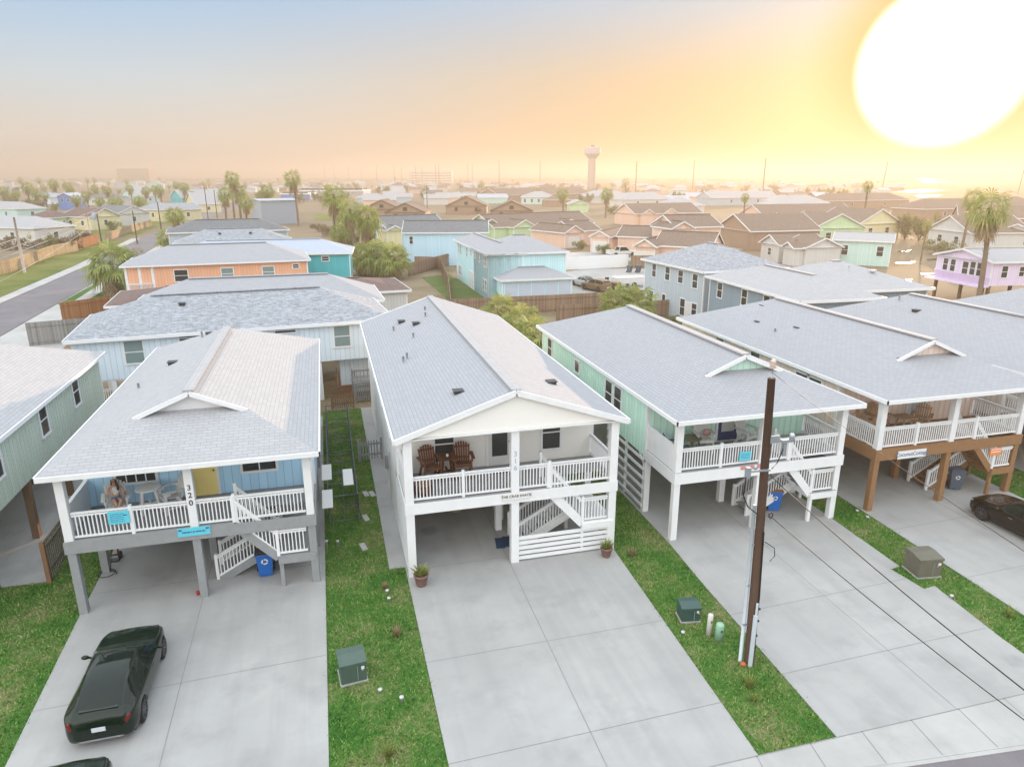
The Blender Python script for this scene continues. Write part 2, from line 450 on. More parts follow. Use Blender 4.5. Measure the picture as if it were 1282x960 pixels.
# one sheet to the horizon, finer near the camera
xs = sorted(set([s*v for s in (-1, 1) for v in (0, 60, 200, 600, 1800, 4500, BIG)]))
for i in range(len(xs)-1):
    for j in range(len(xs)-1): g.poly([(xs[i], xs[j], -.09), (xs[i+1], xs[j], -.09), (xs[i+1], xs[j+1], -.09), (xs[i], xs[j+1], -.09)])
structure(g.build('ground', M_LAND), 'flat dry coastal ground running out to the horizon')
slab('yard_ground', [(-27, 11), (70, 11), (70, 120), (-29.4, 120)], -.088, -.06, M_DIRT, 'dry tan yard ground between the houses')

d1 = slab('driveway', [(-8.66, 22.7), (-8.35, 11.9), (-.83, 11.9), (-.88, 41), (-8.9, 41)], -.05, 0, M_CONC, 'concrete driveway under the light blue house with the dark car on it')
joints(d1, [((-5.07, 40), (-4.80, 11.9)), ((-8.52, 18.2), (-.86, 18.55)), ((-8.6, 23.9), (-.86, 23.9)), ((-8.8, 30), (-.88, 30))])
d2 = slab('driveway', [(2.0, 22.4), (2.0, 11.9), (9.5, 11.9), (9.93, 22.2), (9.98, 42), (1.42, 42), (1.42, 22.9), (2.0, 22.9)], -.05, 0, M_CONC, 'wide empty concrete driveway under the white house')
joints(d2, [((5.94, 41), (5.72, 11.9)), ((2.0, 17.44), (9.72, 17.5)), ((2.0, 13.6), (9.58, 13.75)), ((2.0, 22.6), (9.9, 22.6)), ((1.5, 28), (9.95, 28)), ((1.5, 34), (9.95, 34))])
d3 = slab('driveway', [(12.25, 28), (12.22, 22), (12.04, 18.84), (11.80, 11.9), (19.42, 11.9), (19.52, 14.0), (19.86, 16.86), (19.36, 16.80), (19.2, 18.17), (19.66, 18.24), (19.80, 22.3), (19.9, 41), (12.25, 41)], -.05, 0, M_CONC, 'concrete driveway under the mint house beside the utility pole')
joints(d3, [((16.1, 40), (15.6, 11.9)), ((12.0, 17.2), (19.3, 17.5)), ((11.9, 14.3), (19.5, 14.5)), ((12.2, 27), (19.8, 27))])
d4 = slab('driveway', [(21.55, 22), (21.30, 14.7), (21.2, 11.9), (29.2, 11.9), (29.4, 24), (29.4, 41), (21.7, 41)], -.05, 0, M_CONC, 'concrete driveway under the pink house with brown pilings')
joints(d4, [((25.5, 40), (25.2, 11.9)), ((21.5, 20.6), (29.3, 20.9)), ((21.4, 17.0), (29.3, 17.3)), ((21.6, 26), (29.4, 26))])
slab('driveway', [(32.2, 11.9), (40, 11.9), (40, 41), (32.2, 41)], -.05, 0, M_CONC, 'concrete driveway at the right edge beyond the pink house')
slab('driveway', [(-20, 25.2), (-10.35, 25.2), (-10.7, 44), (-20, 44)], -.05, -.01, M_CONC, 'grey concrete pad under the sage green house')
pv = slab('pavement', [(-26, 11.0), (11.5, 10.95), (13.3, 10.74), (16.3, 10.46), (40, 8.2), (40, 11.9), (-26, 11.9)], -.05, -.004, M_CONC2, 'concrete pavement along the front of the driveways')
joints(pv, [((x, 11.9), (x-.15, 11.0 if x < 11.5 else 10.95-.096*(x-11.5)+.02)) for x in np.arange(-20, 38, 1.55)] + [((-26, 11.88), (40, 11.88))], .025, 0.0)
cu_ = MB(); cu_.bar((-26, 10.93, -.06), (11.4, 10.88, -.06), .14, .09); cu_.bar((11.4, 10.88, -.06), (40, 8.13, -.06), .14, .09); structure(cu_.build('kerb', M_CONC2), 'low kerb along the front street')
slab('street', [(-40, 10.86), (11.4, 10.81), (60, 6.15), (60, -16), (-40, -16)], -.08, -.035, M_ASPH, 'asphalt street in front of the driveways')

# lawns
LAWNS = [([(-.83, 11.9), (2.0, 11.9), (2.0, 22.9), (1.42, 22.9), (1.42, 42), (-.88, 42)], 'green lawn strip between the light blue house and the white house', 1.0),
         ([(9.5, 11.9), (11.80, 11.9), (12.04, 18.84), (12.22, 22), (12.25, 41), (9.98, 41), (9.93, 22.2)], 'green lawn strip between the white house and the mint house', 1.0),
         ([(19.42, 11.9), (21.2, 11.9), (21.3, 14.7), (21.55, 22), (21.7, 41), (19.9, 41), (19.8, 22.3), (19.66, 18.24), (19.2, 18.17), (19.36, 16.8), (19.86, 16.86), (19.52, 14)], 'green lawn strip between the mint house and the pink house', 1.0),
         ([(-16, 11.9), (-8.35, 11.9), (-8.66, 22.7), (-8.9, 30), (-10.3, 30), (-10.3, 25.2), (-16, 25.2)], 'green lawn left of the driveway with the dark car', 1.0),
         ([(29.2, 11.9), (32.2, 11.9), (32.2, 41), (29.4, 41), (29.4, 24)], 'lawn strip right of the pink house', .5)]
def inside(P, poly):
    x, y = P[:,0], P[:,1]; c = np.zeros(len(P), bool); n = len(poly)
    for i in range(n):
        x1, y1 = poly[i]; x2, y2 = poly[(i+1) % n]
        t = ((y1 > y) != (y2 > y)); xi = (x2-x1)*(y-y1)/((y2-y1) if y2 != y1 else 1e-9)+x1
        c ^= t & (x < xi)
    return c
def grass(poly, label, dens, h=.07, mat=None):
    A = np.array(poly); lo, hi = A.min(0), A.max(0)
    n = int((hi[0]-lo[0])*(hi[1]-lo[1])*dens)
    P = nrng.uniform(lo, hi, (n, 2)); P = P[inside(P, poly)]
    clump = np.sin(P[:,0]*2.3+np.sin(P[:,1]*1.7)*2)*np.sin(P[:,1]*2.1+np.sin(P[:,0]*1.3)*2)
    P = P[nrng.random(len(P)) < .75+.25*clump]; n = len(P); P = P+nrng.normal(0, .04, P.shape)
    a = nrng.uniform(0, 2*math.pi, n); w = nrng.uniform(.012, .026, n); hh = h*nrng.uniform(.45, 1.25, n)
    lean = nrng.uniform(.3, 1.2, n)*hh; b = nrng.uniform(0, 2*math.pi, n)
    V = np.empty((n, 3, 3), np.float32); z0 = -.03
    V[:,0] = np.stack([P[:,0]-np.cos(a)*w, P[:,1]-np.sin(a)*w, np.full(n, z0)], 1)
    V[:,1] = np.stack([P[:,0]+np.cos(a)*w, P[:,1]+np.sin(a)*w, np.full(n, z0)], 1)
    V[:,2] = np.stack([P[:,0]+np.cos(b)*lean, P[:,1]+np.sin(b)*lean, z0+hh], 1)
    me = bpy.data.meshes.new('grass'); me.vertices.add(3*n); me.loops.add(3*n); me.polygons.add(n)
    me.vertices.foreach_set('co', V.ravel()); me.loops.foreach_set('vertex_index', np.arange(3*n, dtype=np.int32))
    me.polygons.foreach_set('loop_start', np.arange(0, 3*n, 3, dtype=np.int32)); me.polygons.foreach_set('loop_total', np.full(n, 3, np.int32))
    me.materials.append(mat or M_BLADE); me.update(calc_edges=True); me.validate()
    o = mesh_obj('grass', me); tag(o, label, 'grass', kind='stuff'); return o
for poly, lab, k in LAWNS:
    slab('lawn', poly, -.058, -.03, M_TURF, lab)
    grass(poly, 'short mown grass blades of the ' + lab.replace('green ', ''), 420*k)

# left street with its pavements and verges
LS_R = [(-27.8, 40), (-28.96, 71.2), (-30.69, 106.8), (-34.2, 171), (-37, 255), (-37.5, 366), (-30, 520)]
LS_L = [(-34.8, 40), (-35.96, 90), (-37.2, 127), (-41.2, 181), (-44.2, 255), (-45, 366), (-38, 520)]
slab('street', LS_R + LS_L[::-1], -.055, -.05, M_ASPH, 'grey asphalt side street running away on the left')
M_LAWN2 = turf('yellow_green_lawn', [(.07, .10, .025), (.13, .16, .035), (.20, .21, .05), (.28, .24, .10)], .12)
slab('pavement', [(-27.7, 40), (-28.85, 71.2), (-30.6, 106.8), (-34, 170), (-31, 170), (-27.6, 106), (-22.5, 71), (-20, 46)], -.06, -.045, M_CONC2, 'pale concrete pavement right of the side street')
for poly in ([(-29.6, 88), (-28.4, 88), (-29.4, 104), (-30.2, 104)], [(-27.2, 90), (-25.2, 90), (-25.8, 103), (-27.6, 102)], [(-27.2, 72.5), (-25.8, 72.5), (-25.9, 75), (-27.3, 75)]):
    slab('lawn', poly, -.06, -.04, M_TURF, 'small grass verge between the side street and its pavement')
slab('pavement', [(-36.1, 60), (-36.1, 90), (-37.35, 127), (-41.3, 181), (-43.2, 181), (-39.2, 127), (-37.6, 90), (-37.6, 60)], -.06, -.046, M_CONC2, 'narrow pavement left of the side street')
slab('lawn', [(-37.7, 70), (-37.7, 90), (-39.3, 127), (-43, 175), (-56, 175), (-50, 127), (-47, 100), (-47, 70)], -.07, -.042, M_LAWN2, 'sunlit lawn between the side street and the wood fence')
slab('lawn', [(-44, 185), (-47, 250), (-62, 250), (-56, 185)], -.07, -.042, M_LAWN2, 'sunlit lawn farther down the side street')
# rear lots
slab('lawn', px((528, 347), (562, 343), (610, 372), (560, 374)), -.06, -.04, turf('back_lawn', [(.06, .10, .03), (.09, .15, .04), (.13, .18, .05), (.18, .19, .08)], .25), 'green back lawn beside the turquoise house')
slab('driveway', px((706, 372), (706, 340), (735, 336), (820, 336), (822, 372)), -.06, -.04, M_CONC, 'concrete yard with parked vehicles behind the wood fence')
slab('lawn', px((706, 336), (786, 334), (820, 334), (820, 327), (706, 330)), -.06, -.045, M_LAWN2, 'narrow grass strip by the white fence')
slab('lawn', px((394, 276), (394, 268), (430, 266), (440, 276)), -.07, -.04, M_LAWN2, 'sunlit field beyond the palm cluster')
slab('street', px((705, 325), (820, 326), (950, 310), (1000, 303), (985, 300), (860, 312), (705, 316)), -.07, -.055, M_CONC2, 'pale street in front of the peach houses')
# marsh and lagoon water on the right
M_MARSH = turf('marsh_ground', [(.13, .085, .04), (.17, .11, .055), (.20, .13, .065), (.23, .155, .08)], .012)
slab('marsh', [(180, 330), (900, 330), (5000, 1500), (7500, 5500), (1500, 7500), (330, 640)], -.089, -.06, M_MARSH, 'orange brown marsh flats under the low sun')
wm = NB('lagoon_water'); wo = wm.coord(); wm.color((.05, .045, .04)); wm.bump(wm.noise(wo, .5, 4), .35, .05); M_WATER = wm.set(.12, 0, .9)
def pond(pts, label): slab('water', px(*pts), -.05, -.03, M_WATER, label)
pond([(1147, 252), (1156, 249), (1182, 249), (1208, 252), (1199, 256), (1186, 260), (1160, 262), (1151, 260)], 'bright pool reflecting the low sun beyond the houses')
pond([(1118, 239), (1165, 237.5), (1184, 238.5), (1150, 241), (1120, 240.5)], 'thin strip of marsh water above the bright pool')
pond([(1000, 231), (960, 229.5), (1000, 228), (1050, 228.5), (1035, 230.5)], 'pale strip of lagoon left of the leaning power pole')
pond([(1140, 224.2), (1270, 224.4), (1255, 225.2), (1160, 225.4)], 'far lagoon shining under the sun on the horizon')
pond([(1152, 227.4), (1250, 227.4), (1230, 228.8), (1170, 229)], 'second far lagoon strip under the sun')
pond([(1146, 244.6), (1180, 244.0), (1172, 246.2), (1150, 246.6)], 'short bright strip of water over the pool')
for q in (((1122, 314), (1142, 313), (1140, 315), (1124, 315.5)), ((1160, 324), (1178, 323), (1176, 325), (1162, 326)), ((1120, 328.5), (1146, 327.5), (1138, 330), (1124, 330)), ((1128, 350), (1142, 349), (1140, 352), (1130, 352)), ((1152, 342), (1176, 341), (1170, 343), (1156, 344))):
    pond(q, 'shallow puddle in the sandy lot left of the lavender house')
# ---------------------------------------------------------------- house kit
def upface(m, pts):
    a, b, c = (Vector(p) for p in pts[:3])
    if (b-a).cross(c-a).z < 0: pts = pts[::-1]
    m.poly(pts)
def roof_shape(kind, x0, x1, y0, y1, E, s, r=2.5):
    """slopes, eave edges, rake edges, ridge ends, gable triangles of a roof over a rectangle"""
    w, d = x1-x0, y1-y0; cx = (x0+x1)/2; cyy = (y0+y1)/2
    A, B, Cc, D = (x0,y0,E), (x1,y0,E), (x1,y1,E), (x0,y1,E)
    if kind == 'gy':
        h = E+s*w/2; P, Q = (cx,y0,h), (cx,y1,h)
        return [[A,P,Q,D],[B,Cc,Q,P]], [(A,D),(B,Cc)], [(A,P),(B,P),(D,Q),(Cc,Q)], (P,Q), [(A,B,P),(D,Cc,Q)]
    if kind == 'gx':
        h = E+s*d/2; P, Q = (x0,cyy,h), (x1,cyy,h)
        return [[A,B,Q,P],[D,P,Q,Cc]], [(A,B),(D,Cc)], [(A,P),(D,P),(B,Q),(Cc,Q)], (P,Q), [(A,D,P),(B,Cc,Q)]
    if kind == 'hip':
        if d >= w:
            h = E+s*w/2; P, Q = (cx,y0+w/2,h), (cx,y1-w/2,h)
            return [[A,B,P],[B,Cc,Q,P],[Cc,D,Q],[D,A,P,Q]], [(A,B),(B,Cc),(Cc,D),(D,A)], [], (P,Q), []
        h = E+s*d/2; P, Q = (x0+d/2,cyy,h), (x1-d/2,cyy,h)
        return [[A,B,Q,P],[B,Cc,Q],[Cc,D,P,Q],[D,A,P]], [(A,B),(B,Cc),(Cc,D),(D,A)], [], (P,Q), []
    if kind == 'dutch':                      # small gable in front over a hip, hip behind
        h = E+s*w/2; z1 = E+s*r; f = .22
        P, Q = (cx,y0+r-f,h), (cx,y1-w/2,h)
        L, Rr = (x0+r,y0+r,z1), (x1-r,y0+r,z1)
        Lf, Rf = (x0+r,y0+r-f,z1), (x1-r,y0+r-f,z1)
        return ([[A,B,Rr,L],[A,L,Lf,P,Q,D],[B,Cc,Q,P,Rf,Rr],[Cc,D,Q]], [(A,B),(B,Cc),(Cc,D),(D,A)],
                [((x0+r-.16,y0+r-f,z1-.16*s),P),((x1-r+.16,y0+r-f,z1-.16*s),P)], (P,Q), [(L,Rr,(cx,y0+r,h))])
def roof_parts(root, kind, rect, E, s, mat, trim, wallmat=None, fas=.2, ridge=True, soffit=True, ov=.3, gable=True, ridgemat=None):
    x0, x1, y0, y1 = rect
    polys, eaves, rakes, rg, gabs = roof_shape(kind, x0, x1, y0, y1, E, s)
    m = MB()
    for p in polys: upface(m, p)
    rf = m.build('roof', mat, root)
    if ridge:
        k = MB(); a, b = Vector(rg[0])+Vector((0,0,.03)), Vector(rg[1])+Vector((0,0,.03))
        if (b-a).length > .3:
            k.bar(a, b, .34, .07); k.build('ridge_cap', ridgemat or mat, rf)
    c = Vector(((x0+x1)/2, (y0+y1)/2, 0))
    t = MB()
    for p, q in eaves:
        p, q = Vector(p), Vector(q); d = (q-p).normalized(); o = Vector((d.y, -d.x, 0))
        if o.dot((p+q)/2-c) < 0: o = -o
        t.bar(p+o*.025+Vector((0,0,-fas/2+.03))-d*.05, q+o*.025+Vector((0,0,-fas/2+.03))+d*.05, .05, fas)
    for p, q in rakes:
        p, q = Vector(p), Vector(q); e = Vector((0, -.03 if p.y < c.y else .03, 0)) if abs(p.y-q.y) < .01 else Vector((-.03 if p.x < c.x else .03, 0, 0))
        t.bar(p+e+Vector((0,0,-.06)), q+e+Vector((0,0,-.06)), .06, .2 if kind != 'dutch' else .15, up=(0,0,1))
    t.build('fascia', trim, rf)
    if soffit:
        u = MB(); u.box(x0+.02, y0+.02, E-.06, x1-.02, y1-.02, E-.02); u.build('soffit', trim, root)
    if gable and wallmat:
        for gi, tr in enumerate(gabs):
            A, B, P = (Vector(v) for v in tr); n = Vector((0, 1, 0)) if abs(A.y-B.y) < .01 else Vector((1, 0, 0))
            if kind in ('gy', 'gx'):
                inn = n*(ov if (A-c).dot(n) < 0 else -ov)
            else: inn = n*.03
            k = MB(); th = n*(.1 if inn.dot(n) > 0 else -.1)
            down = Vector((0, 0, -.012))
            f = [A+inn+down, B+inn+down, P+inn+down]; b = [v+th for v in f]
            k.poly(f); k.poly(b[::-1])
            for i in range(3): k.poly([f[i], f[(i+1)%3], b[(i+1)%3], b[i]])
            k.build('gable', wallmat, root)
    return rf
def face_mat(face, rect, u, z):
    x0, x1, y0, y1 = rect
    if face == 'S': return Matrix.Translation((u, y0, z))
    if face == 'N': return Matrix.Translation((u, y1, z)) @ Matrix.Rotation(math.pi, 4, 'Z')
    if face == 'W': return Matrix.Translation((x0, u, z)) @ Matrix.Rotation(-math.pi/2, 4, 'Z')
    return Matrix.Translation((x1, u, z)) @ Matrix.Rotation(math.pi/2, 4, 'Z')
def window(root, face, rect, u, z, w, h, trim=None, pane=None, bars=1, fw=.09, vbars=0):
    M = face_mat(face, rect, u, z); m = MB(); m.M = M; a, b = w/2, h/2
    m.box(-a-fw, -.055, b, a+fw, .0, b+fw); m.box(-a-fw, -.07, -b-fw, a+fw, .0, -b)
    m.box(-a-fw, -.05, -b, -a, .0, b); m.box(a, -.05, -b, a+fw, .0, b)
    for k in range(bars): zz = -b+h*(k+1)/(bars+1); m.box(-a, -.035, zz-.025, a, -.004, zz+.025)
    for k in range(vbars): xx = -a+w*(k+1)/(vbars+1); m.box(xx-.02, -.033, -b, xx+.02, -.004, b)
    f = m.build('window', trim or M_WHITEV, root)
    p = MB(); p.M = M; p.poly([(-a, -.026, -b), (a, -.026, -b), (a, -.026, b), (-a, -.026, b)])
    p.build('pane', pane or M_GLASS, f); return f
def door(root, face, rect, u, z0, w, h, mat, trim=None, lite=None, litemat=None):
    M = face_mat(face, rect, u, z0); m = MB(); m.M = M
    m.box(-w/2, -.045, 0, w/2, 0, h)
    d = m.build('door', mat, root)
    t = MB(); t.M = M; t.box(-w/2-.1, -.06, 0, -w/2, 0, h+.1); t.box(w/2, -.06, 0, w/2+.1, 0, h+.1); t.box(-w/2, -.06, h, w/2, 0, h+.1)
    t.build('door_frame', trim or M_WHITEV, d)
    if lite:
        x, z, lw, lh = lite; l = MB(); l.M = M; l.box(x-lw/2, -.052, z-lh/2, x+lw/2, -.046, z+lh/2); l.build('door_glass', litemat or M_GLASS, d)
    k = MB(); k.M = M; k.ball((w/2-.08, -.09, h*.47), .035, .04, .035, 8, 5); k.build('handle', M_DKSTEEL, d)
    return d
def walls(root, rect, z0, z1, mat, name='wall', battens=None, trim=None, corner=True):
    x0, x1, y0, y1 = rect; m = MB(); m.box(x0, y0, z0, x1, y1, z1)
    if battens:
        for x in np.arange(x0+battens, x1-.05, battens): m.box(x-.022, y0-.018, z0, x+.022, y0, z1)
        for y in np.arange(y0+battens, y1-.05, battens):
            m.box(x0-.018, y-.022, z0, x0, y+.022, z1); m.box(x1, y-.022, z0, x1+.018, y+.022, z1)
    w = m.build(name, mat, root)
    if corner:
        q = .1
        for x, sx in ((x0, 1), (x1, -1)):
            for y, sy in ((y0, 1), (y1, -1)):
                t = MB()
                t.box(x-sx*.022, y-sy*.022, z0-.02, x+sx*q, y, z1-.07); t.box(x-sx*.022, y, z0-.02, x, y+sy*q, z1-.07); t.build('corner_trim', trim or M_WHITEV, root)
    return w
def railing(root, p, q, mat=None, z=None, h=.92, gap=.115, name='railing', bot=.1, newel=()):
    """baluster railing from p to q (points on the floor it stands on; may slope)"""
    p, q = Vector(p), Vector(q); m = MB(); L = Vector((q.x-p.x, q.y-p.y, 0)).length
    Z = Vector((0, 0, 1))
    m.bar(p+Z*h, q+Z*h, .09, .05); m.bar(p+Z*(h-.09), q+Z*(h-.09), .04, .06); m.bar(p+Z*bot, q+Z*bot, .05, .07)
    n = max(1, int(L/gap))
    for k in range(1, n):
        c = p.lerp(q, k/n); m.box(c.x-.018, c.y-.018, c.z+bot, c.x+.018, c.y+.018, c.z+h-.05)
    for t in newel:
        c = p.lerp(q, t); m.box(c.x-.05, c.y-.05, c.z, c.x+.05, c.y+.05, c.z+h+.1)
    return m.build(name, mat or M_WHITEV, root)
def post(root, x, y, z0, z1, w, mat, name='post', bevel=.012):
    m = MB(); m.box(x-w/2, y-w/2, z0, x+w/2, y+w/2, z1); return m.build(name, mat, root, bevel)
def stair_flight(root, a, b, wid, mat, tread, n=7, name='stair'):
    """a = top point, b = bottom point on the front stringer line; wid goes back along +y"""
    a, b = Vector(a), Vector(b); t = MB()
    m = MB(); m.bar(a+Vector((0, 0, -.14)), b+Vector((0, 0, -.10)), .05, .28); s = m.build(name, mat, root)
    m = MB(); m.bar(a+Vector((0, wid, -.14)), b+Vector((0, wid, -.10)), .05, .28); m.build('stringer', mat, s)
    for k in range(1, n):
        c = a.lerp(b, k/n); t.box(c.x-.14, c.y+.02, c.z-.03, c.x+.14, c.y+wid-.02, c.z+.01)
    t.build('tread', tread, s); return s

PD = 2.6                                      # porch depth
def raised_house(name, label, X, Y, W, D, deck, E, s, kind, wallm, roofm, pilem, postm, beamm, *, ovf=.35, beamh=.36, hb=.12, fas=.16, leftside='half', windows=(), doorspec=None,
                 midnewel=True, stairs=True, gablem=None, number=None, numcol=None, treadm=None, frontw=.3, screen=False, pw=.26, ceiling=None, rot=0.0, pile_cols=(0, .5, 1), battens=.3, sills=None, porchwall=None, landing_legs=False, notch=None, cut=0):
    """house on pilings with an open front porch; local x 0..W along the front, y 0 at the porch posts, y PD at the front wall"""
    r = empty(name, (X, Y, 0), rot, label, 'house', 'raised houses of the front row')
    ov = .3; rect = (0, W, PD, D)
    walls(r, rect, deck-.32, E-.05, wallm, battens=battens)
    if porchwall:                              # front wall of the porch in its own paint
        m = MB(); m.box(.1, PD-.03, deck+.01, W-.1, PD-.004, E-.07); m.build('front_wall', porchwall, r)
    rect2 = (0, W, PD-.035 if porchwall else PD, D)
    roof_parts(r, kind, (-ov, W+ov, -ovf, D+ov), E, s, roofm, M_WHITE, gablem or wallm, fas=fas, ridgemat=M_ROOFW, ov=ovf if kind == 'gy' else ov)
    # header beam over the porch
    m = MB(); m.box(0, .02, E-hb, W, .24, E-.065); m.box(0, .24, E-hb, .16, PD, E-.065); m.box(W-.16, .24, E-hb, W, PD, E-.065); m.build('header_beam', M_WHITE, r)
    xs_ = [frontw/2, W/2, W-frontw/2]
    for x in xs_:
        post(r, x, .15, deck-.02, E-hb+.01, pw, postm, 'porch_post'); post(r, x, .15, -.05, deck-.02, pw*.98, pilem, 'piling')
    for yy in (PD+.1, PD+4.0, PD+8.0, PD+12.0, D-.2):
        for f in pile_cols: post(r, .15+(W-.3)*f, yy, -.05, deck-.3, .26, pilem, 'piling')
    # deck: floor left and behind, open over the stair in the right bay
    sx0, sx1, sy = W*.66, W-.16, 1.12
    m = MB(); fl = deck
    m.box(.02, .02, fl-.06, sx0 if stairs else W, PD-.04, fl)
    if stairs: m.box(sx0, sy, fl-.06, W-.02, PD-.04, fl-.001)
    m.build('deck_floor', beamm if beamm is not M_WHITE else M_GREYB, r)
    m = MB(); m.box(-.02, -.03, deck-.02-beamh, W+.02, .02, deck-.02); m.box(-.02, .02, deck-.02-beamh, .02, PD, deck-.02); m.box(W-.02, .02, deck-.02-beamh, W+.02, PD, deck-.02)
    m.build('deck_beam', beamm, r)
    m = MB(); m.box(.02, PD-.1, deck-.6, W-.02, PD+.1, deck-.33)
    for yy in (PD+4.0, PD+8.0, PD+12.0): m.box(.0, yy-.12, deck-.58, W, yy+.12, deck-.325)
    m.build('floor_beam', pilem, r)
    nx = sx0
    railing(r, (.3, .12, deck), (W/2-.12, .12, deck), newel=(.5,) if midnewel else ())
    railing(r, (W/2+.12, .12, deck), (W-.3, .12, deck), newel=(.34,))
    if leftside == 'half':
        m = MB(); m.box(.05, .3, deck, .11, PD-.02, deck+.98); m.box(.02, .3, deck+.98, .14, PD-.02, deck+1.03); m.build('half_wall', M_WHITE, r)
    else: railing(r, (.08, .3, deck), (.08, PD-.05, deck))
    railing(r, (W-.08, .3, deck), (W-.08, PD-.05, deck))
    if stairs:
        lz = deck*.455; lx0 = W-1.32
        st = MB(); st.box(lx0, .02, lz-.05, W-.1, 2.2, lz)
        ln = st.build('landing', treadm or beamm, r)
        st = MB(); st.box(lx0-.02, -.03, lz-.3, W-.08, .02, lz-.05); st.box(lx0-.02, .02, lz-.3, lx0+.03, 2.2, lz-.05); st.build('landing_beam', beamm, ln)
        stair_flight(r, (sx0-.02, .08, deck), (lx0, .08, lz), .95, beamm, treadm or beamm, 7)
        stair_flight(r, (lx0, 1.15, lz), (W*.54, 1.15, 0), 1.0, beamm, treadm or beamm, 8)
        railing(r, (lx0, .06, lz), (W-.34, .06, lz), h=.95, name='landing_railing', newel=(0,))
        railing(r, (sx0, .1, deck), (lx0, .1, lz), h=.86, name='stair_railing', newel=(0,))
        railing(r, (sx0, 1.06, deck), (lx0, 1.06, lz), h=.9, name='stair_railing', newel=(0, 1))
        railing(r, (lx0, 1.14, lz), (W*.54, 1.14, 0), h=.9, name='stair_railing', newel=(0, 1))
        railing(r, (lx0, 2.16, lz), (W*.54, 2.16, 0), h=.9, name='stair_railing', newel=(0, 1))
        for x, y in (((lx0+.06, .1), (lx0+.06, 2.05), (W-.2, 2.05)) if landing_legs or not screen else ((lx0+.06, 2.05), (W-.2, 2.05))):
            post(r, x, y, -.05, lz-.05, .14, pilem if landing_legs is not True else postm, 'landing_post')
    if screen:
        m = MB()
        for k in range(5): zz = .06+k*.205; m.box(W/2+.14, .06, zz, W-.28, .10, zz+.14)
        m.box(W*.83, .10, .03, W*.83+.1, .15, 1.02); m.build('slat_screen', M_WHITEV, r)
    for wn_ in windows:
        f, u, z, w, h = wn_[:5]
        window(r, f, rect2 if f == 'S' else rect, u, z, w, h, pane=wn_[5] if len(wn_) > 5 else None, bars=wn_[6] if len(wn_) > 6 else 1, vbars=wn_[7] if len(wn_) > 7 else 0)
    if doorspec: door(r, 'S', rect2, *doorspec)
    if number:
        m_ = numcol or M_BLACK
        for k, ch in enumerate(number):
            text_obj('house_number', ch, .26, m_, r, Matrix.Translation((W/2, .15-pw/2-.006, E-.95-.27*k)) @ FRONT, .005)
    return r
def vents(root, pts, mat=None):
    for x, y, z, k in pts:
        m = MB()
        if k == 'pipe': m.tube([(x, y, z-.1), (x, y, z+.3)], .05, 8)
        else: m.box(x-.16, y-.16, z-.05, x+.16, y+.16, z+.1); m.box(x-.2, y-.2, z+.1, x+.2, y+.2, z+.13)
        m.build('roof_vent', mat or (M_GREYB if k == 'pipe' else M_DKSTEEL), root)
# ---------------------------------------------------------------- the front row
def atx(x, y, X):
    d = _ray(x, y); t = X / d.x
    return Vector((X, d.y * t, CAM_H + d.z * t))
def winS(x0, y0, x1, y1, X, Yw, h=None, **k):
    """front window from its two corners in the picture, on the wall plane y = Yw -> local (u, z, w, h)"""
    a, b = aty(x0, y0, Yw), aty(x1, y1, Yw)
    return a, b
M_SAGE = siding('sage_green_siding', (.53, .60, .52), .3); M_LBLUE = siding('light_blue_siding', (.40, .56, .70), .3)
M_BLUEF = siding('porch_blue_siding', (.46, .73, .94), .3); M_CREAM = siding('white_siding', (.80, .79, .755), .6)
M_MINT = siding('mint_siding', (.60, .86, .75), .3); M_PINK = siding('pale_pink_siding', (.82, .68, .60), .3)
M_IVORY = siding('ivory_siding', (.62, .57, .52), .3)
M_YEL = paint('yellow_door_paint', (.90, .72, .27), .45); M_NAVY = paint('navy_door_paint', (.02, .045, .16), .4)
M_WDOOR = paint('white_door_paint', (.68, .68, .67), .4)

# sage house, far left
raised_house('raised_house', 'sage green board house on wooden pilings at the left edge', -19.5, 22.3, 7.7, 16.9, 2.75, 5.0, .42, 'dutch',
             M_SAGE, M_ROOFW, M_PILE, M_WHITE, M_GREYB, stairs=False, leftside='half',
             windows=[('E', 37.3-2.0-22.3, 4.15, .75, 1.25), ('E', 31.2-22.3, 4.15, .75, 1.25), ('E', 26.6-22.3, 4.15, .75, 1.25)])
# light blue house 320
X1, Y1, W1 = -8.7, 22.67, 7.7; yw = Y1+PD-.03
h1 = raised_house('raised_house', 'light blue house numbered 320 with a yellow door and grey deck beams', X1, Y1, W1, 16.6, 2.66, 5.04, .42, 'dutch',
             M_LBLUE, M_ROOFW, M_GREYB, M_WHITE, M_GREYB, gablem=M_WHITE, porchwall=M_BLUEF, number='320', beamh=.40,
             windows=[('S', aty(171, 600, yw).x-X1, aty(171, 603, yw).z+.42, 1.25, .8, M_GLASS, 0, 3), ('S', aty(325, 585, yw).x-X1, aty(325, 588, yw).z+.42, 1.15, .8, M_GLASS, 0, 1),
                      ('W', 8.0, 4.1, .8, 1.3), ('W', 13.0, 4.1, .8, 1.3), ('E', 7, 4.1, .8, 1.3)],
             doorspec=(aty(255, 600, yw).x-X1, 2.67, .92, 2.03, M_YEL, None, (-.06, 1.6, .16, .5)))
vents(h1, [(1.9, 9.5, 5.93, 'cap'), (2.9, 13.6, 6.3, 'cap'), (1.0, 7.2, 5.5, 'pipe'), (2.6, 13.2, 6.25, 'pipe')])
rv = MB(); rv.bar((W1/2+.16, 2.2, 6.63), (W1/2+.16, 12.2, 6.63), .28, .10); rv.bar((W1/2-.16, 2.2, 6.64), (W1/2-.16, 12.2, 6.64), .28, .07); rv.build('ridge_vent', M_ROOFW, h1)
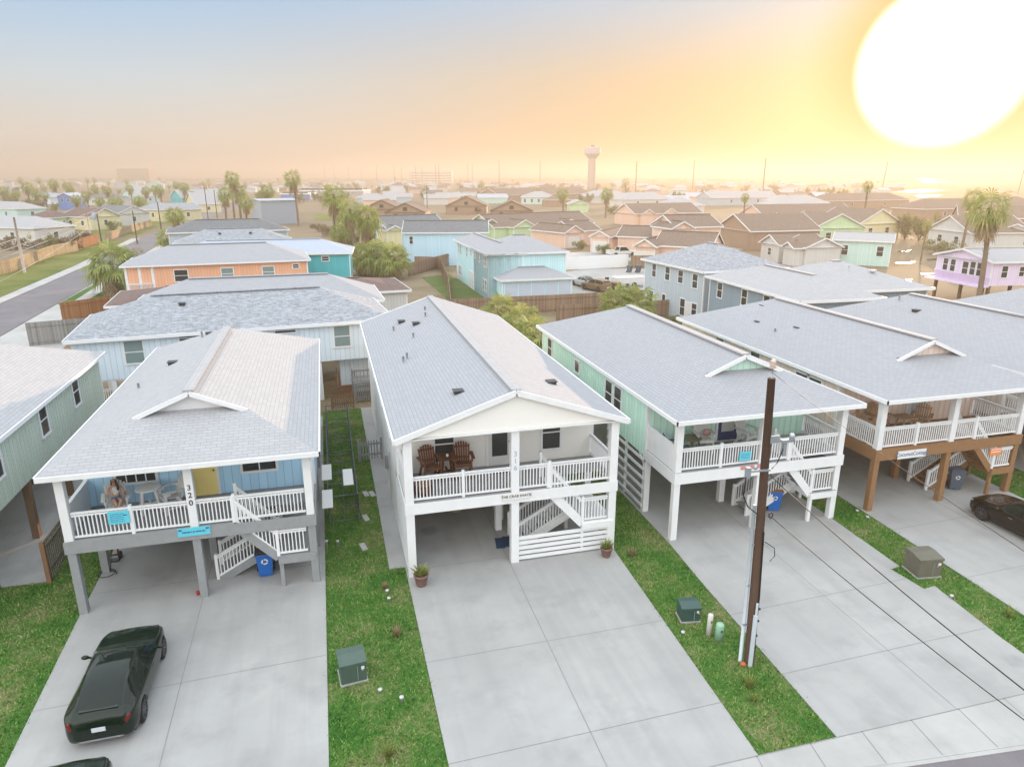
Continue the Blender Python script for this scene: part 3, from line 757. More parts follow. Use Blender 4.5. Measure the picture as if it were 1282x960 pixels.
# white house 316, the subject
X2, Y2, W2 = 2.05, 22.12, 7.9; yw2 = Y2+PD
h2 = raised_house('raised_house', 'white house numbered 316 in the middle with a full front gable', X2, Y2, W2, 19.8, 2.88, 5.3, .336, 'gy',
             M_CREAM, M_ROOF, M_WHITE, M_WHITE, M_WHITE, porchwall=paint('porch_white_wall', (.82, .80, .76), .6, .04), ovf=.12, beamh=.40, hb=.10, battens=None, gablem=paint('white_gable_board', (.80, .785, .745), .6, .04), number='316', numcol=paint('pale_blue_grey_numbers', (.36, .45, .52)), screen=True, treadm=M_WHITE, pw=.30,
             windows=[('S', aty(556, 560, yw2).x-X2, 3.98, .72, 1.42), ('S', aty(689.5, 547, yw2).x-X2, 4.05, .72, 1.36),
                      ('W', 5.5, 4.2, .8, 1.2), ('W', 9.5, 4.2, .8, 1.2), ('W', 14, 4.2, .8, 1.2), ('E', 6, 4.2, .8, 1.2), ('E', 12, 4.2, .8, 1.2)],
             doorspec=(aty(625, 560, yw2).x-X2, 2.89, .92, 2.05, M_WDOOR, None, (0, 1.16, .62, 1.55)))
vents(h2, [(2.3, 2.0, 6.14, 'cap'), (6.2, 2.9, 5.95, 'cap'), (2.35, 14.5, 6.2, 'cap'), (1.75, 16.2, 6.0, 'cap'), (1.0, 8.5, 5.72, 'pipe'), (1.2, 8.8, 5.8, 'pipe'), (1.9, 12, 6.0, 'pipe'), (3.0, 15.4, 6.35, 'pipe'), (3.2, 17.0, 6.4, 'pipe'), (1.2, 15.0, 5.75, 'pipe')])
m = MB()
for k in range(14): m.box(.0, .4, .1+k*.19, .05, 3.6, .1+k*.19+.13)
m.box(.05, 1.9, 0, .12, 2.0, 2.75); m.build('side_slat_screen', M_WHITEV, h2)
m = MB(); m.box(.02, 3.6, -.04, .14, 19.6, 2.54); m.build('lower_wall', M_CREAM, h2)      # the ground floor is boarded in on the left side
m = MB(); m.box(4.2, 3.4, 0, 4.35, 19.4, 2.3); m.box(4.2, 13, 0, 7.8, 13.15, 2.3); m.build('storage_wall', M_CREAM, h2)
m = MB(); m.box(-.11, 7.4, 1.2, .02, 7.75, 1.75); m.box(-.09, 7.9, .9, .02, 8.15, 1.45); m.build('meter_box', M_GREYB, h2)
# mint house
X3, Y3, W3 = 12.33, 22.1, 7.6; yw3 = Y3+PD
dL, dR = aty(900.5, 530, yw3).x, aty(921.5, 530, yw3).x
h3 = raised_house('raised_house', 'mint green house on white posts with a navy blue front door', X3, Y3, W3, 17.1, 2.88, 5.15, .42, 'dutch',
             M_MINT, M_ROOF, M_WHITE, M_WHITE, M_WHITE, ovf=.48, beamh=.45, treadm=M_GREYB, landing_legs=True,
             windows=[('W', atx(769, 495, X3).y-Y3-.45, 4.1, .75, 1.15), ('W', atx(769, 495, X3).y-Y3+.6, 4.1, .75, 1.15), ('W', atx(723, 462, X3).y-Y3, 4.25, .6, .6, M_GLASS, 0), ('W', atx(689, 433, X3).y-Y3, 4.15, .7, 1.1),
                      ('S', aty(862, 531, yw3).x-X3, 4.62, 1.0, .35, M_GLASS, 0, 2)],
             doorspec=((dL+dR)/2-X3, 2.93, .95, 2.03, M_NAVY, None, (0, 1.15, .62, 1.5), paint('door_blind', (.55, .57, .55), .3)))
vents(h3, [(2.2, 14.2, 5.9, 'pipe'), (3.0, 15.0, 6.0, 'pipe'), (2.6, 14.6, 6.0, 'cap')], M_METAL)
m = MB()
for k in range(6): m.box(-.02, 2.7, .18+k*.42, .03, 6.7, .18+k*.42+.12)
m.box(.03, 4.6, 0, .13, 4.7, 2.5); m.bar((.1, 2.85, 2.15), (.1, 3.3, 2.55), .12, .1); m.build('side_slat_screen', M_WHITEV, h3)
m = MB()
for k in range(1, 9): m.box(W3-.06, PD+1, .3*k-.2, W3-.01, PD+9, .3*k-.05)
m.build('side_slat_screen', M_DKWOOD, h3)
# pale pink house
X4, Y4, W4 = 21.65, 22.2, 7.75; yw4 = Y4+PD
h4 = raised_house('raised_house', 'pale pink house on brown wooden pilings with brown deck beams and stairs', X4, Y4, W4, 17.0, 2.82, 5.15, .42, 'dutch',
             M_PINK, M_ROOF, M_BROWNB, M_WHITE, M_BROWNB, leftside='rail', ovf=.5, beamh=.46, treadm=M_BROWNB, landing_legs='wood',
             windows=[('W', atx(1005, 469, X4).y-Y4, 4.45, .9, .6, M_GLASS, 0), ('W', atx(1021, 476, X4).y-Y4, 4.45, .9, .6, M_GLASS, 0), ('S', aty(1183, 499, yw4).x-X4, 4.55, 1.0, .45, M_GLASS, 0), ('W', 12.5, 4.3, .8, 1.1), ('W', 9.0, 4.3, .8, 1.1)],
             doorspec=(aty(1146, 510, yw4).x-X4, 2.81, .95, 2.03, M_WDOOR, None, (0, 1.15, .55, 1.5), paint('frosted_door_glass', (.42, .52, .56), .2)))
vents(h4, [(1.7, 11.5, 5.85, 'cap'), (2.2, 8.7, 6.05, 'cap'), (3.1, 13.2, 6.4, 'cap'), (1.3, 9.4, 5.7, 'pipe')])
# two more to the right
h5 = raised_house('raised_house', 'ivory house at the right edge beyond the pale pink house, long pale roof', 31.2, 22.2, 7.8, 17.0, 2.8, 5.0, .42, 'dutch', M_IVORY, M_ROOF, M_BROWNB, M_WHITE, M_BROWNB, leftside='rail', windows=[('W', 5, 4.3, .8, 1.1), ('W', 9, 4.3, .8, 1.1), ('S', 2.0, 4.1, .9, 1.2)], doorspec=(3.4, 2.81, .95, 2.03, M_WDOOR))
vents(h5, [(2.4, 11.0, 6.1, 'cap'), (3.0, 13.0, 6.4, 'pipe')])
h6 = raised_house('raised_house', 'last house of the front row at the right edge, only its pale roof in view', 40.75, 22.2, 7.8, 17.2, 2.8, 5.0, .42, 'dutch', M_IVORY, M_ROOF, M_BROWNB, M_WHITE, M_BROWNB, leftside='rail', windows=[('W', 9, 4.3, .8, 1.1)], doorspec=(3.4, 2.81, .95, 2.03, M_WDOOR))
vents(h6, [(2.4, 11.0, 6.1, 'cap')])
# ---------------------------------------------------------------- houses behind and far away
HPOS = []
def clear_of(p, r=17): return all((p-q).length > r for q in HPOS)
def P2(p, E): return Vector((p[1], p[2], 0)) if p[0] == 'w' else at(p[0], p[1], E).xy.to_3d()
def house(label, eL, eR, E, D, kind, wallm, roofm, s=.40, ov=.35, z0=-.05, wins=(), group=None, wings=(), trim=None, cat='house', name='house', stilts=None, lod=1, doors=(), gablem=None, fas=.2):
    """house whose front eave runs from eL to eR (picture points at eave height E); D is its depth away from the eave"""
    a, b = P2(eL, E), P2(eR, E); d = b-a; Wd = d.length; HPOS.append((a+b)/2+Vector((-d.y, d.x, 0)).normalized()*D*.5)
    r = empty(name, (a.x, a.y, 0), math.atan2(d.y, d.x), label, cat, group)
    tr = trim or M_WHITE
    blocks = [((0, Wd, 0, D), kind, E, s, wallm, z0)] + [(*w, wallm, z0)[:6] if len(w) == 4 else w for w in wings]
    for i, (rc, kd, e, sl, wm_, zz) in enumerate(blocks):
        rc = tuple(v*Wd if isinstance(v, str) else v for v in rc)
        wr = (rc[0]+ov, rc[1]-ov, rc[2]+ov, rc[3]-ov)
        walls(r, wr, zz, e-.05+(.003*i), wm_, corner=lod > 1, trim=tr)
        roof_parts(r, kd, rc, e+.004*i, sl, roofm, tr, gablem or wm_, ridge=lod > 1, soffit=False if lod == 0 else True, ov=ov, fas=fas)
        if i == 0: w0 = wr
    for wv in wins:
        f, t, z, w, h = wv[:5]; rc = w0
        if len(wv) > 6: q = blocks[wv[6]][0]; rc = (q[0]+ov, q[1]-ov, q[2]+ov, q[3]-ov)
        u = rc[0]+(rc[1]-rc[0])*t if f in 'SN' else rc[2]+(rc[3]-rc[2])*t
        window(r, f, rc, u, z, w, h, trim=tr, pane=wv[5] if len(wv) > 5 and wv[5] else M_GLASS, bars=1 if lod else 0)
    for f, t, w, h, mm in doors:
        u = w0[0]+(w0[1]-w0[0])*t if f in 'SN' else w0[2]+(w0[3]-w0[2])*t
        door(r, f, w0, u, z0+.02, w, h, mm, tr)
    if stilts:
        for x in np.linspace(w0[0]+.2, w0[1]-.2, max(2, int(Wd/3.5))):
            for y in (w0[2]+.2, (w0[2]+w0[3])/2, w0[3]-.2): post(r, x, y, -.06, z0+.05, .28, stilts, 'piling', 0)
    return r
def bm(n, c): return siding(n, c, .3)
G_REAR = 'houses behind the front row'; G_MID = 'houses of the middle distance'; G_FAR = 'far houses near the horizon'
M_SKYB = bm('pale_sky_siding', (.68, .78, .86)); M_ORNG = bm('orange_siding', (.76, .42, .27)); M_TEAL = bm('teal_siding', (.08, .48, .54))
M_CYAN = bm('turquoise_siding', (.54, .80, .85)); M_AZURE = bm('azure_siding', (.52, .75, .90)); M_GRBL = bm('grey_blue_siding', (.46, .54, .60)); M_SLATE = bm('slate_blue_siding', (.24, .32, .38))
M_LGREEN = bm('lime_green_siding', (.52, .68, .42)); M_PEACH = bm('peach_siding', (.76, .54, .43)); M_TAN = bm('tan_brick_wall', (.34, .24, .17)); M_LAV = bm('lavender_siding', (.76, .64, .82))
M_YELW = bm('yellow_siding', (.74, .68, .42)); M_WSID = bm('plain_white_siding', (.62, .62, .60)); M_AQUA = bm('aqua_siding', (.52, .72, .68)); M_COBALT = bm('cobalt_siding', (.12, .25, .60))
# --- left column behind the light blue house
hs = house('pale sky blue house with a mottled grey hip roof just behind the light blue house', (78, 428), (495, 399), 5.0, 8.4, 'hip', M_SKYB, M_ROOFM, z0=2.5, group=G_REAR, lod=2, stilts=M_WHITE,
      wins=[('S', .17, 4.05, .95, 1.3, M_BLIND), ('S', .83, 4.05, .95, 1.3, M_BLIND), ('S', .34, 4.65, 1.2, .3), ('S', .64, 4.7, 1.2, .3), ('S', .5, 4.05, .95, 1.3, M_BLIND)])
vents(hs, [(6, 3.0, 6.2, 'cap')])
for x in (-.1, 1.6, 3.1): post(hs, x+.5, .5, -.05, 4.85, .25, M_WHITE, 'porch_post')
railing(hs, (.5, .55, 2.5), (3.2, .55, 2.5)); railing(hs, (.5, .55, 1.0), (3.2, .55, 1.0), name='stair_railing')
m = MB(); m.box(.4, .4, 2.4, 3.3, 5, 2.5); m.build('deck_floor', M_WHITE, hs)
m = MB(); m.box(15.0, 1.2, 0, 18.2, 1.35, 2.4); m.box(15.0, 1.1, .4, 16.1, 1.2, 2.3); m.build('lower_wall', M_SKYB, hs)
house('house with a smooth pale blue-grey roof behind the mottled grey roof', ('w', -14.2, 54.0), ('w', 4.2, 54.6), 4.55, 8.0, 'hip', M_SKYB, M_ROOF, z0=2.5, s=.42, group=G_REAR, lod=2, stilts=M_WHITE, wins=[('S', .2, 4.05, .95, 1.3), ('S', .8, 4.05, .95, 1.3)])
house('low house with a brown hip roof showing at both ends behind the pale roof', (130, 384), (515, 363), 3.5, 8.6, 'hip', M_WSID, M_ROOFBR, s=.19, group=G_REAR, lod=2, wins=[('S', .2, 1.8, 1, 1.2), ('E', .5, 1.8, 1, 1.2)])
ho = house('orange house with white framed windows and a corner porch beside the big bushy palm', (149, 334.5), (389, 325.5), 5.0, 8.8, 'hip', M_ORNG, M_ROOF, fas=.14, z0=2.3, s=.38, group=G_REAR, lod=2, stilts=M_WHITE,
      wins=[('S', .29, 3.85, 1.25, 1.15), ('S', .54, 3.85, 1.15, 1.15, M_BLIND), ('S', .77, 3.85, 1.15, 1.15, M_BLIND), ('S', .93, 4.35, .6, .4)])
for x in (.45, 1.7, 2.9): post(ho, x, .45, -.05, 4.85, .25, M_WHITE, 'porch_post')
railing(ho, (.5, .2, 2.3), (2.8, .2, 2.3))
house('teal house with a small high window behind the orange house', (205, 321), (441, 316.5), 4.7, 8.0, 'hip', M_TEAL, M_METAL, z0=1.5, s=.36, group=G_REAR, lod=2, stilts=M_WHITE, wins=[('S', .86, 4.0, .8, .5)])
h9 = house('house with a blue-grey shingle roof in front of the dark slate roof', ('w', -19.6, 101.5), ('w', -4.1, 103.0), 5.0, 8.4, 'hip', M_WSID, M_ROOFM, z0=.0, s=.42, group=G_REAR, lod=2, wins=[('W', .5, 3, 1, 1.2)])
vents(h9, [(6, 2.6, 6.2, 'cap'), (10, 2.6, 6.2, 'cap')])
house('house with a dark slate blue hip roof beside the side street', ('w', -24.6, 124.5), ('w', -5.6, 127.5), 5.0, 9.0, 'hip', M_GRBL, M_ROOFD, s=.38, group=G_REAR, lod=2, wins=[('W', .5, 3, 1, 1.2), ('W', .8, 3, 1, 1.2)])
# plain metal building
sh = house('plain pale blue metal building behind the dark slate roof', (325, 251), (372, 250), 7.0, 9, 'gx', M_METAL, M_METAL, s=.08, group=G_REAR, name='metal_building', cat='building')
m = MB(); m.box(10.7, 2, 3.2, 12.2, 7, 3.4); m.box(10.7, 2.2, .1, 12.0, 2.4, 3.2); m.build('side_stair', M_WHITE, sh)
# --- turquoise two-storey house
tq = house('turquoise two-storey house with a long side wall of windows and a low garage roof', (608, 318.5), (660, 317), 5.3, 20, 'hip', M_CYAN, M_ROOF, s=.42, group=G_MID, lod=2,
      wings=[((.0, 10.1, .0, 8.6), 'hip', 5.32, .40), ((1.0, 10.0, -2.6, 3.2), 'hip', 2.65, .36)],
      wins=[('W', .05, 4.3, .5, 1.2), ('W', .10, 4.3, .5, 1.2), ('W', .24, 4.4, .5, 1.0), ('W', .36, 4.5, .5, .7), ('W', .48, 4.5, .5, .7), ('W', .62, 4.3, .5, 1.2), ('W', .83, 4.3, .5, 1.2), ('W', .9, 4.3, .5, 1.2), ('W', .06, 1.5, .5, 1.3), ('W', .12, 1.5, .5, 1.3), ('W', .84, 1.4, .6, 1.2), ('W', .9, 1.4, .6, 1.2)],
      doors=[('W', .45, 1.0, 2.1, M_WDOOR), ('W', .52, 1.0, 2.1, M_WDOOR)])
m = MB(); m.box(1.6, -2.30, 0, 9.5, -2.26, 2.2)
m.build('garage_door', paint('pale_garage_door', (.50, .58, .70)), tq)
for x in np.linspace(1.6, 9.5, 6): post(tq, x, -2.33, 0, 2.3, .12, M_CYAN, 'garage_post', 0)
house('azure two-storey house with a dark roof left of the turquoise house', (503, 291.5), (612, 291), 5.2, 9, 'gx', M_AZURE, M_ROOFD, s=.36, group=G_MID, lod=2, wins=[('S', .08, 4, .5, 1.1), ('W', .5, 3.6, .8, 1.0)])
az = house('azure house with two small front gables behind the palm cluster', (484, 287), (560, 284), 4.6, 10, 'gx', M_AZURE, M_ROOFD, s=.42, group=G_MID, lod=2, wings=[((5.0, 10.0, -1.5, 5), 'gy', 4.6, .42), ((-.5, 3.0, -1, 5), 'gy', 4.4, .5, M_YELW, 0)], wins=[('S', .8, 3.0, .8, 1)])
# --- grey blue and slate houses right of centre
gb = house('grey-blue two-storey house with a mottled hip roof behind the mint house', ('w', 33.7, 57.8), ('w', 43.5, 58.6), 5.3, 11.6, 'hip', M_GRBL, M_ROOFM, s=.40, group=G_MID, lod=2,
      wins=[('W', .13, 4.2, .8, 1.3), ('W', .36, 4.3, .8, 1.2), ('W', .58, 4.3, .8, 1.3), ('W', .82, 4.3, .7, 1.3), ('W', .12, 1.5, .9, 1.1), ('W', .3, 1.4, .8, 1.6), ('W', .62, 1.3, .6, 1.6), ('W', .85, 1.3, .8, 1.6)], doors=[('W', .2, .9, 2.0, M_WDOOR)])
sl_ = house('slate blue house with a broad pale roof behind the pale pink house', ('w', 33.3, 43.3), ('w', 40.7, 43.1), 5.0, 14.2, 'hip', M_SLATE, M_ROOFW, s=.36, group=G_MID, lod=2, wings=[((3.5, 14.8, 3.2, 13.6), 'hip', 5.0, .34)],
      wins=[('W', .12, 4.0, .8, 1.3), ('W', .32, 4.0, .8, 1.3), ('W', .56, 4.0, .8, 1.3), ('W', .86, 4.0, .8, 1.3)])
vents(sl_, [(9, 6.5, 6.3, 'pipe'), (11, 6.0, 6.1, 'cap')], M_METAL)
lv = house('lavender house raised on stilts by the sandy lot', ('w', 68.6, 58.9), ('w', 82.5, 57.5), 5.0, 8.7, 'gx', M_LAV, M_ROOFW, s=.24, z0=2.4, group=G_MID, lod=2, stilts=M_PILE,
      wins=[('W', .68, 4.0, .7, 1.3), ('W', .82, 4.0, .7, 1.3), ('W', .45, 3.9, .8, 1.4), ('W', .2, 4.0, .7, 1.4), ('W', .32, 4.0, .7, 1.4), ('S', .12, 3.9, .7, 1.2), ('S', .28, 3.9, .6, 1.0)])
railing(lv, (.2, .2, 2.35), (.2, 8.4, 2.35), M_LAV); m = MB(); m.box(-.9, .3, 2.25, .35, 8.5, 2.38); m.build('deck_floor', M_LAV, lv)
ts = house('small pale aqua house with a brown timber deck right of the peach houses', (1042, 300), (1120, 303), 3.9, 8, 'gx', M_AQUA, M_ROOFW, s=.26, group=G_MID, lod=2, wins=[('S', .2, 2.3, .9, 1.5), ('S', .82, 2.3, .9, 1.5)])
m = MB(); m.box(-6, -1.5, 0, .2, 5, 1.3); m.build('deck', M_TANW, ts)
railing(ts, (-6, -1.4, 1.3), (.2, -1.4, 1.3), M_TANW, gap=.3); m = MB(); m.box(-5.5, -1, 3.6, .2, 4, 3.72); m.build('awning', M_TANW, ts)
for x in (-5.4, -2.6): post(ts, x, -.9, 1.3, 3.6, .15, M_TANW, 'awning_post', 0)
# --- green and peach terraces
lg = house('lime green house with a white edged front gable behind the turquoise roof', (618, 285), (745, 279), 3.0, 12, 'gx', M_LGREEN, M_ROOFT, s=.42, group=G_MID, lod=2, wings=[((3.5, 10, -2.5, 6), 'gy', 3.0, .48), ((-2, 3.5, 2, 9), 'gy', 3.2, .55), ((18, 23, -1.5, 5), 'gy', 3.0, .48)], wins=[('S', .48, 1.7, .8, 1.1), ('S', .62, 1.7, .8, 1.1)])
pc = [('peach house with a small front gable just right of the turquoise roof', (707, 292), (733, 290.5), 3.0, 12, 'gy'), ('peach house with a white garage door behind the white fence', (737, 296), (764, 297), 3.0, 14, 'gy')]
for k, (lab, a, b, e, dd, kd) in enumerate(pc):
    h_ = house(lab, a, b, e, dd, kd, M_PEACH, M_ROOFT, s=.52, group='peach houses', lod=2, doors=[('S', .5, 2.6, 2.1, M_WDOOR)], wings=[((4.5, 12 if k == 0 else 14, 2.5, 11), 'gx', 3.0, .42)], wins=[('S', .85, 1.8, .9, 1.2, None, 1)])
ph = house('peach house with a big brown gable roof and white pickup in front', (792, 308), (822, 309.5), 3.0, 13, 'gy', M_PEACH, M_ROOFT, s=.60, group='peach houses', lod=2, doors=[('S', .45, 3.2, 2.1, M_WDOOR)], wings=[((2.5, 12, 2.6, 11), 'gx', 3.0, .5)])
house('two-storey peach house with four small windows above the grey-blue roof', (846, 285), (906, 283.5), 5.3, 9, 'gx', M_PEACH, M_ROOFT, s=.42, group='peach houses', lod=2, wings=[((-1.5, 3.2, -1.2, 6), 'gy', 5.2, .5)], wins=[('S', .15, 4.0, .9, 1.1), ('S', .45, 4.0, .9, 1.1), ('W', .5, 4, .8, 1.0)])
house('long peach house with two dormer gables below the tall palm', (795, 268), (880, 266), 3.4, 12, 'gx', M_PEACH, M_ROOFT, s=.45, group='peach houses', lod=1, wings=[((1.5, 6, -1.5, 6), 'gy', 3.4, .6), ((9, 14, -1.2, 6), 'gy', 3.4, .6)])
house('peach house with a white porch at the foot of the tall thin palm', (908, 279), (942, 282), 3.2, 11, 'gy', M_PEACH, M_ROOFT, s=.5, group='peach houses', lod=1, wins=[('S', .3, 1.7, 1.2, 1.6), ('S', .7, 1.7, 1.2, 1.6)])
house('small cream cottage with two front gables left of the aqua house', (950, 303), (975, 307), 2.9, 9, 'gy', M_WSID, M_ROOFT, s=.5, group=G_MID, lod=1, wings=[((4.0, 11, 1.5, 8.5), 'gx', 2.9, .42), ((7, 10.5, -.3, 4), 'gy', 2.8, .5)], wins=[('S', .5, 1.6, .9, 1.1)])
# --- tan houses in front of the horizon
for lab, a, b, E_, D_ in (('tan house with a wide brick gable, left of the tan pair', (452, 262), (503, 262), 3.0, 14), ('tan house with a brick gable in front of the left tan house', (481, 266), (533, 266), 3.0, 16),
                      ('tan house with a pale gable and dark eaves, middle of the three big gables', (557, 258), (610, 258), 3.0, 16), ('tan house with a round gable vent, right of the three big gables', (613, 264), (668, 264), 3.0, 18)):
    house(lab, a, b, E_, D_, 'gy', M_TAN, M_ROOFT, s=.44, group='tan gabled houses', lod=2, trim=paint('brown_trim', (.12, .08, .06)), wins=[('S', .5, 4.0, 1.2, 1.0), ('S', .25, 1.8, 1, 1.2), ('S', .75, 1.8, 1, 1.2)])
house('pale aqua house with a white porch right of the tan gables', (652, 247), (697, 247), 3.5, 14, 'hip', M_AQUA, M_ROOFW, s=.4, group=G_FAR, lod=1, wins=[('S', .3, 1.8, 1, 1.6), ('S', .1, 1.8, 1, 1.6), ('S', .5, 1.8, 1, 1.6)])
house('house with a long brown roof behind the pale aqua house', (625, 245), (740, 242), 3.4, 18, 'gx', M_TAN, M_ROOFT, s=.42, group=G_FAR, lod=1)
house('mint green house with a broad gable between the two palms', (712, 256), (738, 256), 3.2, 14, 'gy', M_LGREEN, M_ROOFW, s=.4, group=G_FAR, lod=1)
# --- hazy roofs to the right
haz = [((742, 246), (790, 245), 'hip', M_WSID, M_ROOFW, 'hazy pale hip-roofed house right of the second palm'), ((780, 250), (842, 249), 'hip', M_WSID, M_ROOFW, 'hazy white house under the first lattice pole'),
       ((846, 258), (884, 257), 'hip', M_WSID, M_ROOFW, 'hazy pale grey roof behind the long peach house'), ((890, 248), (975, 247), 'gx', M_GRBL, M_ROOFW, 'hazy long blue-grey roof left of the thin palm'),
       ((940, 290), (1030, 288), 'gx', M_TAN, M_ROOFT, 'broad brown roof behind the small cream cottage'), ((1018, 286), (1086, 285), 'gy', M_LGREEN, M_ROOFT, 'hazy pale green gable above the aqua house'),
       ((958, 272), (1075, 270), 'gx', M_PEACH, M_ROOFT, 'wide hazy brown roof behind the pale green gable'), ((1035, 252), (1140, 250), 'hip', M_TAN, M_ROOFT, 'hazy flat brown roof beneath the leaning pole'),
       ((1075, 281), (1130, 279), 'gy', M_YELW, M_ROOFT, 'glowing hazy yellow house left of the bushes'), ((1160, 286), (1215, 292), 'gy', M_WSID, M_ROOFT, 'hazy white gabled house behind the lavender house'),
       ((1200, 272), (1300, 274), 'gx', M_TAN, M_ROOFT, 'big hazy brown roof behind the large palm'), ((1245, 290), (1300, 292), 'gy', M_WSID, M_ROOFT, 'hazy cream gabled house at the right edge'),
       ((1158, 262), (1245, 260), 'hip', M_TAN, M_ROOFT, 'tall hazy hip roof below the bright pool'), ((1232, 258), (1310, 257), 'hip', M_TAN, M_ROOFT, 'hazy hip roof at the right edge under the last pole'),
       ((985, 256), (1040, 254), 'hip', M_WSID, M_ROOFW, 'hazy grey roof right of the thin palm')]
for a, b, kd, wm_, rm_, lab in haz:
    house(lab, a, b, 3.6, 13, kd, wm_, rm_, s=.46, group='hazy houses on the right', lod=1, wins=[('S', .3, 2, 1.1, 1.3), ('S', .7, 2, 1.1, 1.3)])
# --- left of the side street
L = [((-60, 283), (42, 286), 'hip', M_WSID, M_ROOFW, 3.6, 'white house with a pale hip roof at the left edge behind the wood fence'), ((28, 273), (66, 273), 'hip', M_LGREEN, M_ROOFBR, 3.4, 'pale green house with a reddish brown hip roof'),
     ((74, 271), (112, 272), 'gx', M_YELW, M_ROOFBR, 3.4, 'yellow house with a grey-brown roof right of the pale green house'), ((112, 266), (146, 268), 'gx', M_WSID, M_ROOFD, 3.4, 'white house with a cream gable by the dark poles'),
     ((165, 262), (200, 263), 'hip', M_YELW, M_ROOFM, 3.6, 'yellow house with a blue-grey roof behind the short pole'), ((198, 262), (217, 263), 'gy', M_YELW, M_ROOFM, 3.4, 'cream gabled house left of the leaning street palm'),
     ((-30, 260), (20, 262), 'hip', M_AQUA, M_ROOFW, 3.4, 'aqua house at the left edge behind the white hip roof'), ((36, 246), (62, 247), 'hip', M_SKYB, M_METAL, 3.5, 'sky blue roofed house behind the left palms'),
     ((70, 246), (90, 246), 'gy', M_COBALT, M_METAL, 5.5, 'bright cobalt blue tall house among the left palms'), ((150, 245), (176, 246), 'gy', M_AQUA, M_ROOFW, 3.5, 'aqua gabled house right of the left palm grove'),
     ((212, 247), (228, 248), 'gy', M_TEAL, M_ROOFW, 3.4, 'small teal gabled house, left of two'), ((226, 247), (242, 248), 'gy', M_TEAL, M_ROOFW, 3.4, 'small teal gabled house, right of two'),
     ((231, 254), (244, 256), 'gy', M_YELW, M_ROOFW, 3.2, 'small yellow gabled house by the far lawn'), ((252, 246), (270, 247), 'gy', M_LGREEN, M_ROOFW, 3.2, 'small green gabled house behind the twin poles'),
     ((104, 248), (140, 249), 'hip', M_WSID, M_ROOFD, 3.4, 'white house with a grey roof in the left palm grove')]
for a, b, kd, wm_, rm_, e, lab in L:
    house(lab, a, b, e, 10, kd, wm_, rm_, s=.42, group='houses left of the side street', lod=1, wins=[('S', .3, e-1.6, 1.0, 1.2), ('S', .72, e-1.6, 1.0, 1.2), ('E', .5, e-1.6, 1, 1.2)])
# --- far town: many small houses that look alike
fr = random.Random(21); cols = [M_WSID, M_AQUA, M_SKYB, M_TAN, M_YELW, M_GRBL, M_PEACH]; rfs = [M_ROOFW, M_METAL, M_ROOFM, M_ROOFT, M_ROOFD]
for k in range(84):
    x = fr.uniform(-20, 1000); y = 224.5+fr.random()**1.3*17
    if 715 < x < 765 or (x > 700 and y > 236): continue
    p = at(x, y); Wd = fr.uniform(9, 18); r_ = fr.choice((.02, -.2, .1, 1.2))
    house('small pastel house lost in the haze of the far town', ('w', p.x, p.y), ('w', p.x+Wd*math.cos(r_), p.y+Wd*math.sin(r_)), fr.choice((3.2, 3.6, 5.8)), fr.uniform(8, 13), fr.choice(('hip', 'gx', 'gy')), fr.choice(cols), fr.choice(rfs), s=.42, group='small houses of the far town', lod=0)
for k in range(230):
    x = fr.uniform(250, 1130); y = fr.uniform(229, 262 if k % 2 else 240)
    if (250 < x < 445 and y > 246) or (x > 1100 and y > 244): continue
    if not clear_of(at(x, y)+Vector((6, 6, 0)), 19): continue
    if 722 < x < 758: continue
    p = at(x, y); Wd = fr.uniform(9, 17)
    house('small hazy house of the plain between the tan gables and the horizon', ('w', p.x, p.y), ('w', p.x+Wd, p.y-.1*Wd), fr.choice((3.0, 3.4)), fr.uniform(8, 13), fr.choice(('hip', 'gx', 'hip')), fr.choice(cols), fr.choice((M_ROOFW, M_ROOFW, M_METAL, M_ROOFT)), s=.40, group='small hazy houses of the plain', lod=0)
# big far blocks
def block(label, xa, xb, ytop, ybase, depth, mat, floors):
    a, b = at(xa, ybase), at(xb, ybase); d = b-a; L_ = d.length; D_ = ((a+b)/2).length
    H_ = CAM_H+(220.5-ytop)/908*D_
    r = empty('far_building', (a.x, a.y, 0), math.atan2(d.y, d.x), label, 'building')
    m = MB(); m.box(0, 0, -.05, L_, depth, H_); m.build('wall', mat, r)
    m = MB(); m.box(-.4, -.4, H_, L_+.4, depth+.4, H_+.8); m.build('parapet', M_WHITE, r)
    for k in range(floors):
        z = 3+k*(H_-3)/floors; m = MB()
        m.box(1, -.12, z, L_-1, 0, z+1.4); m.build('window_band', M_GLASS, r)
    return r
block('long pale hotel block on the far left horizon', 148, 188, 212.5, 228, 25, M_TAN, 6)
block('pale block with a raised centre on the horizon left of the power poles', 512, 566, 214.5, 229, 30, M_WSID, 4)
block('low blue canopied building behind the tall palm', 352, 388, 242, 250, 18, M_COBALT, 1)
block('long low shed roof on the horizon above the tan gables', 376, 455, 238.5, 243, 30, M_METAL, 1)
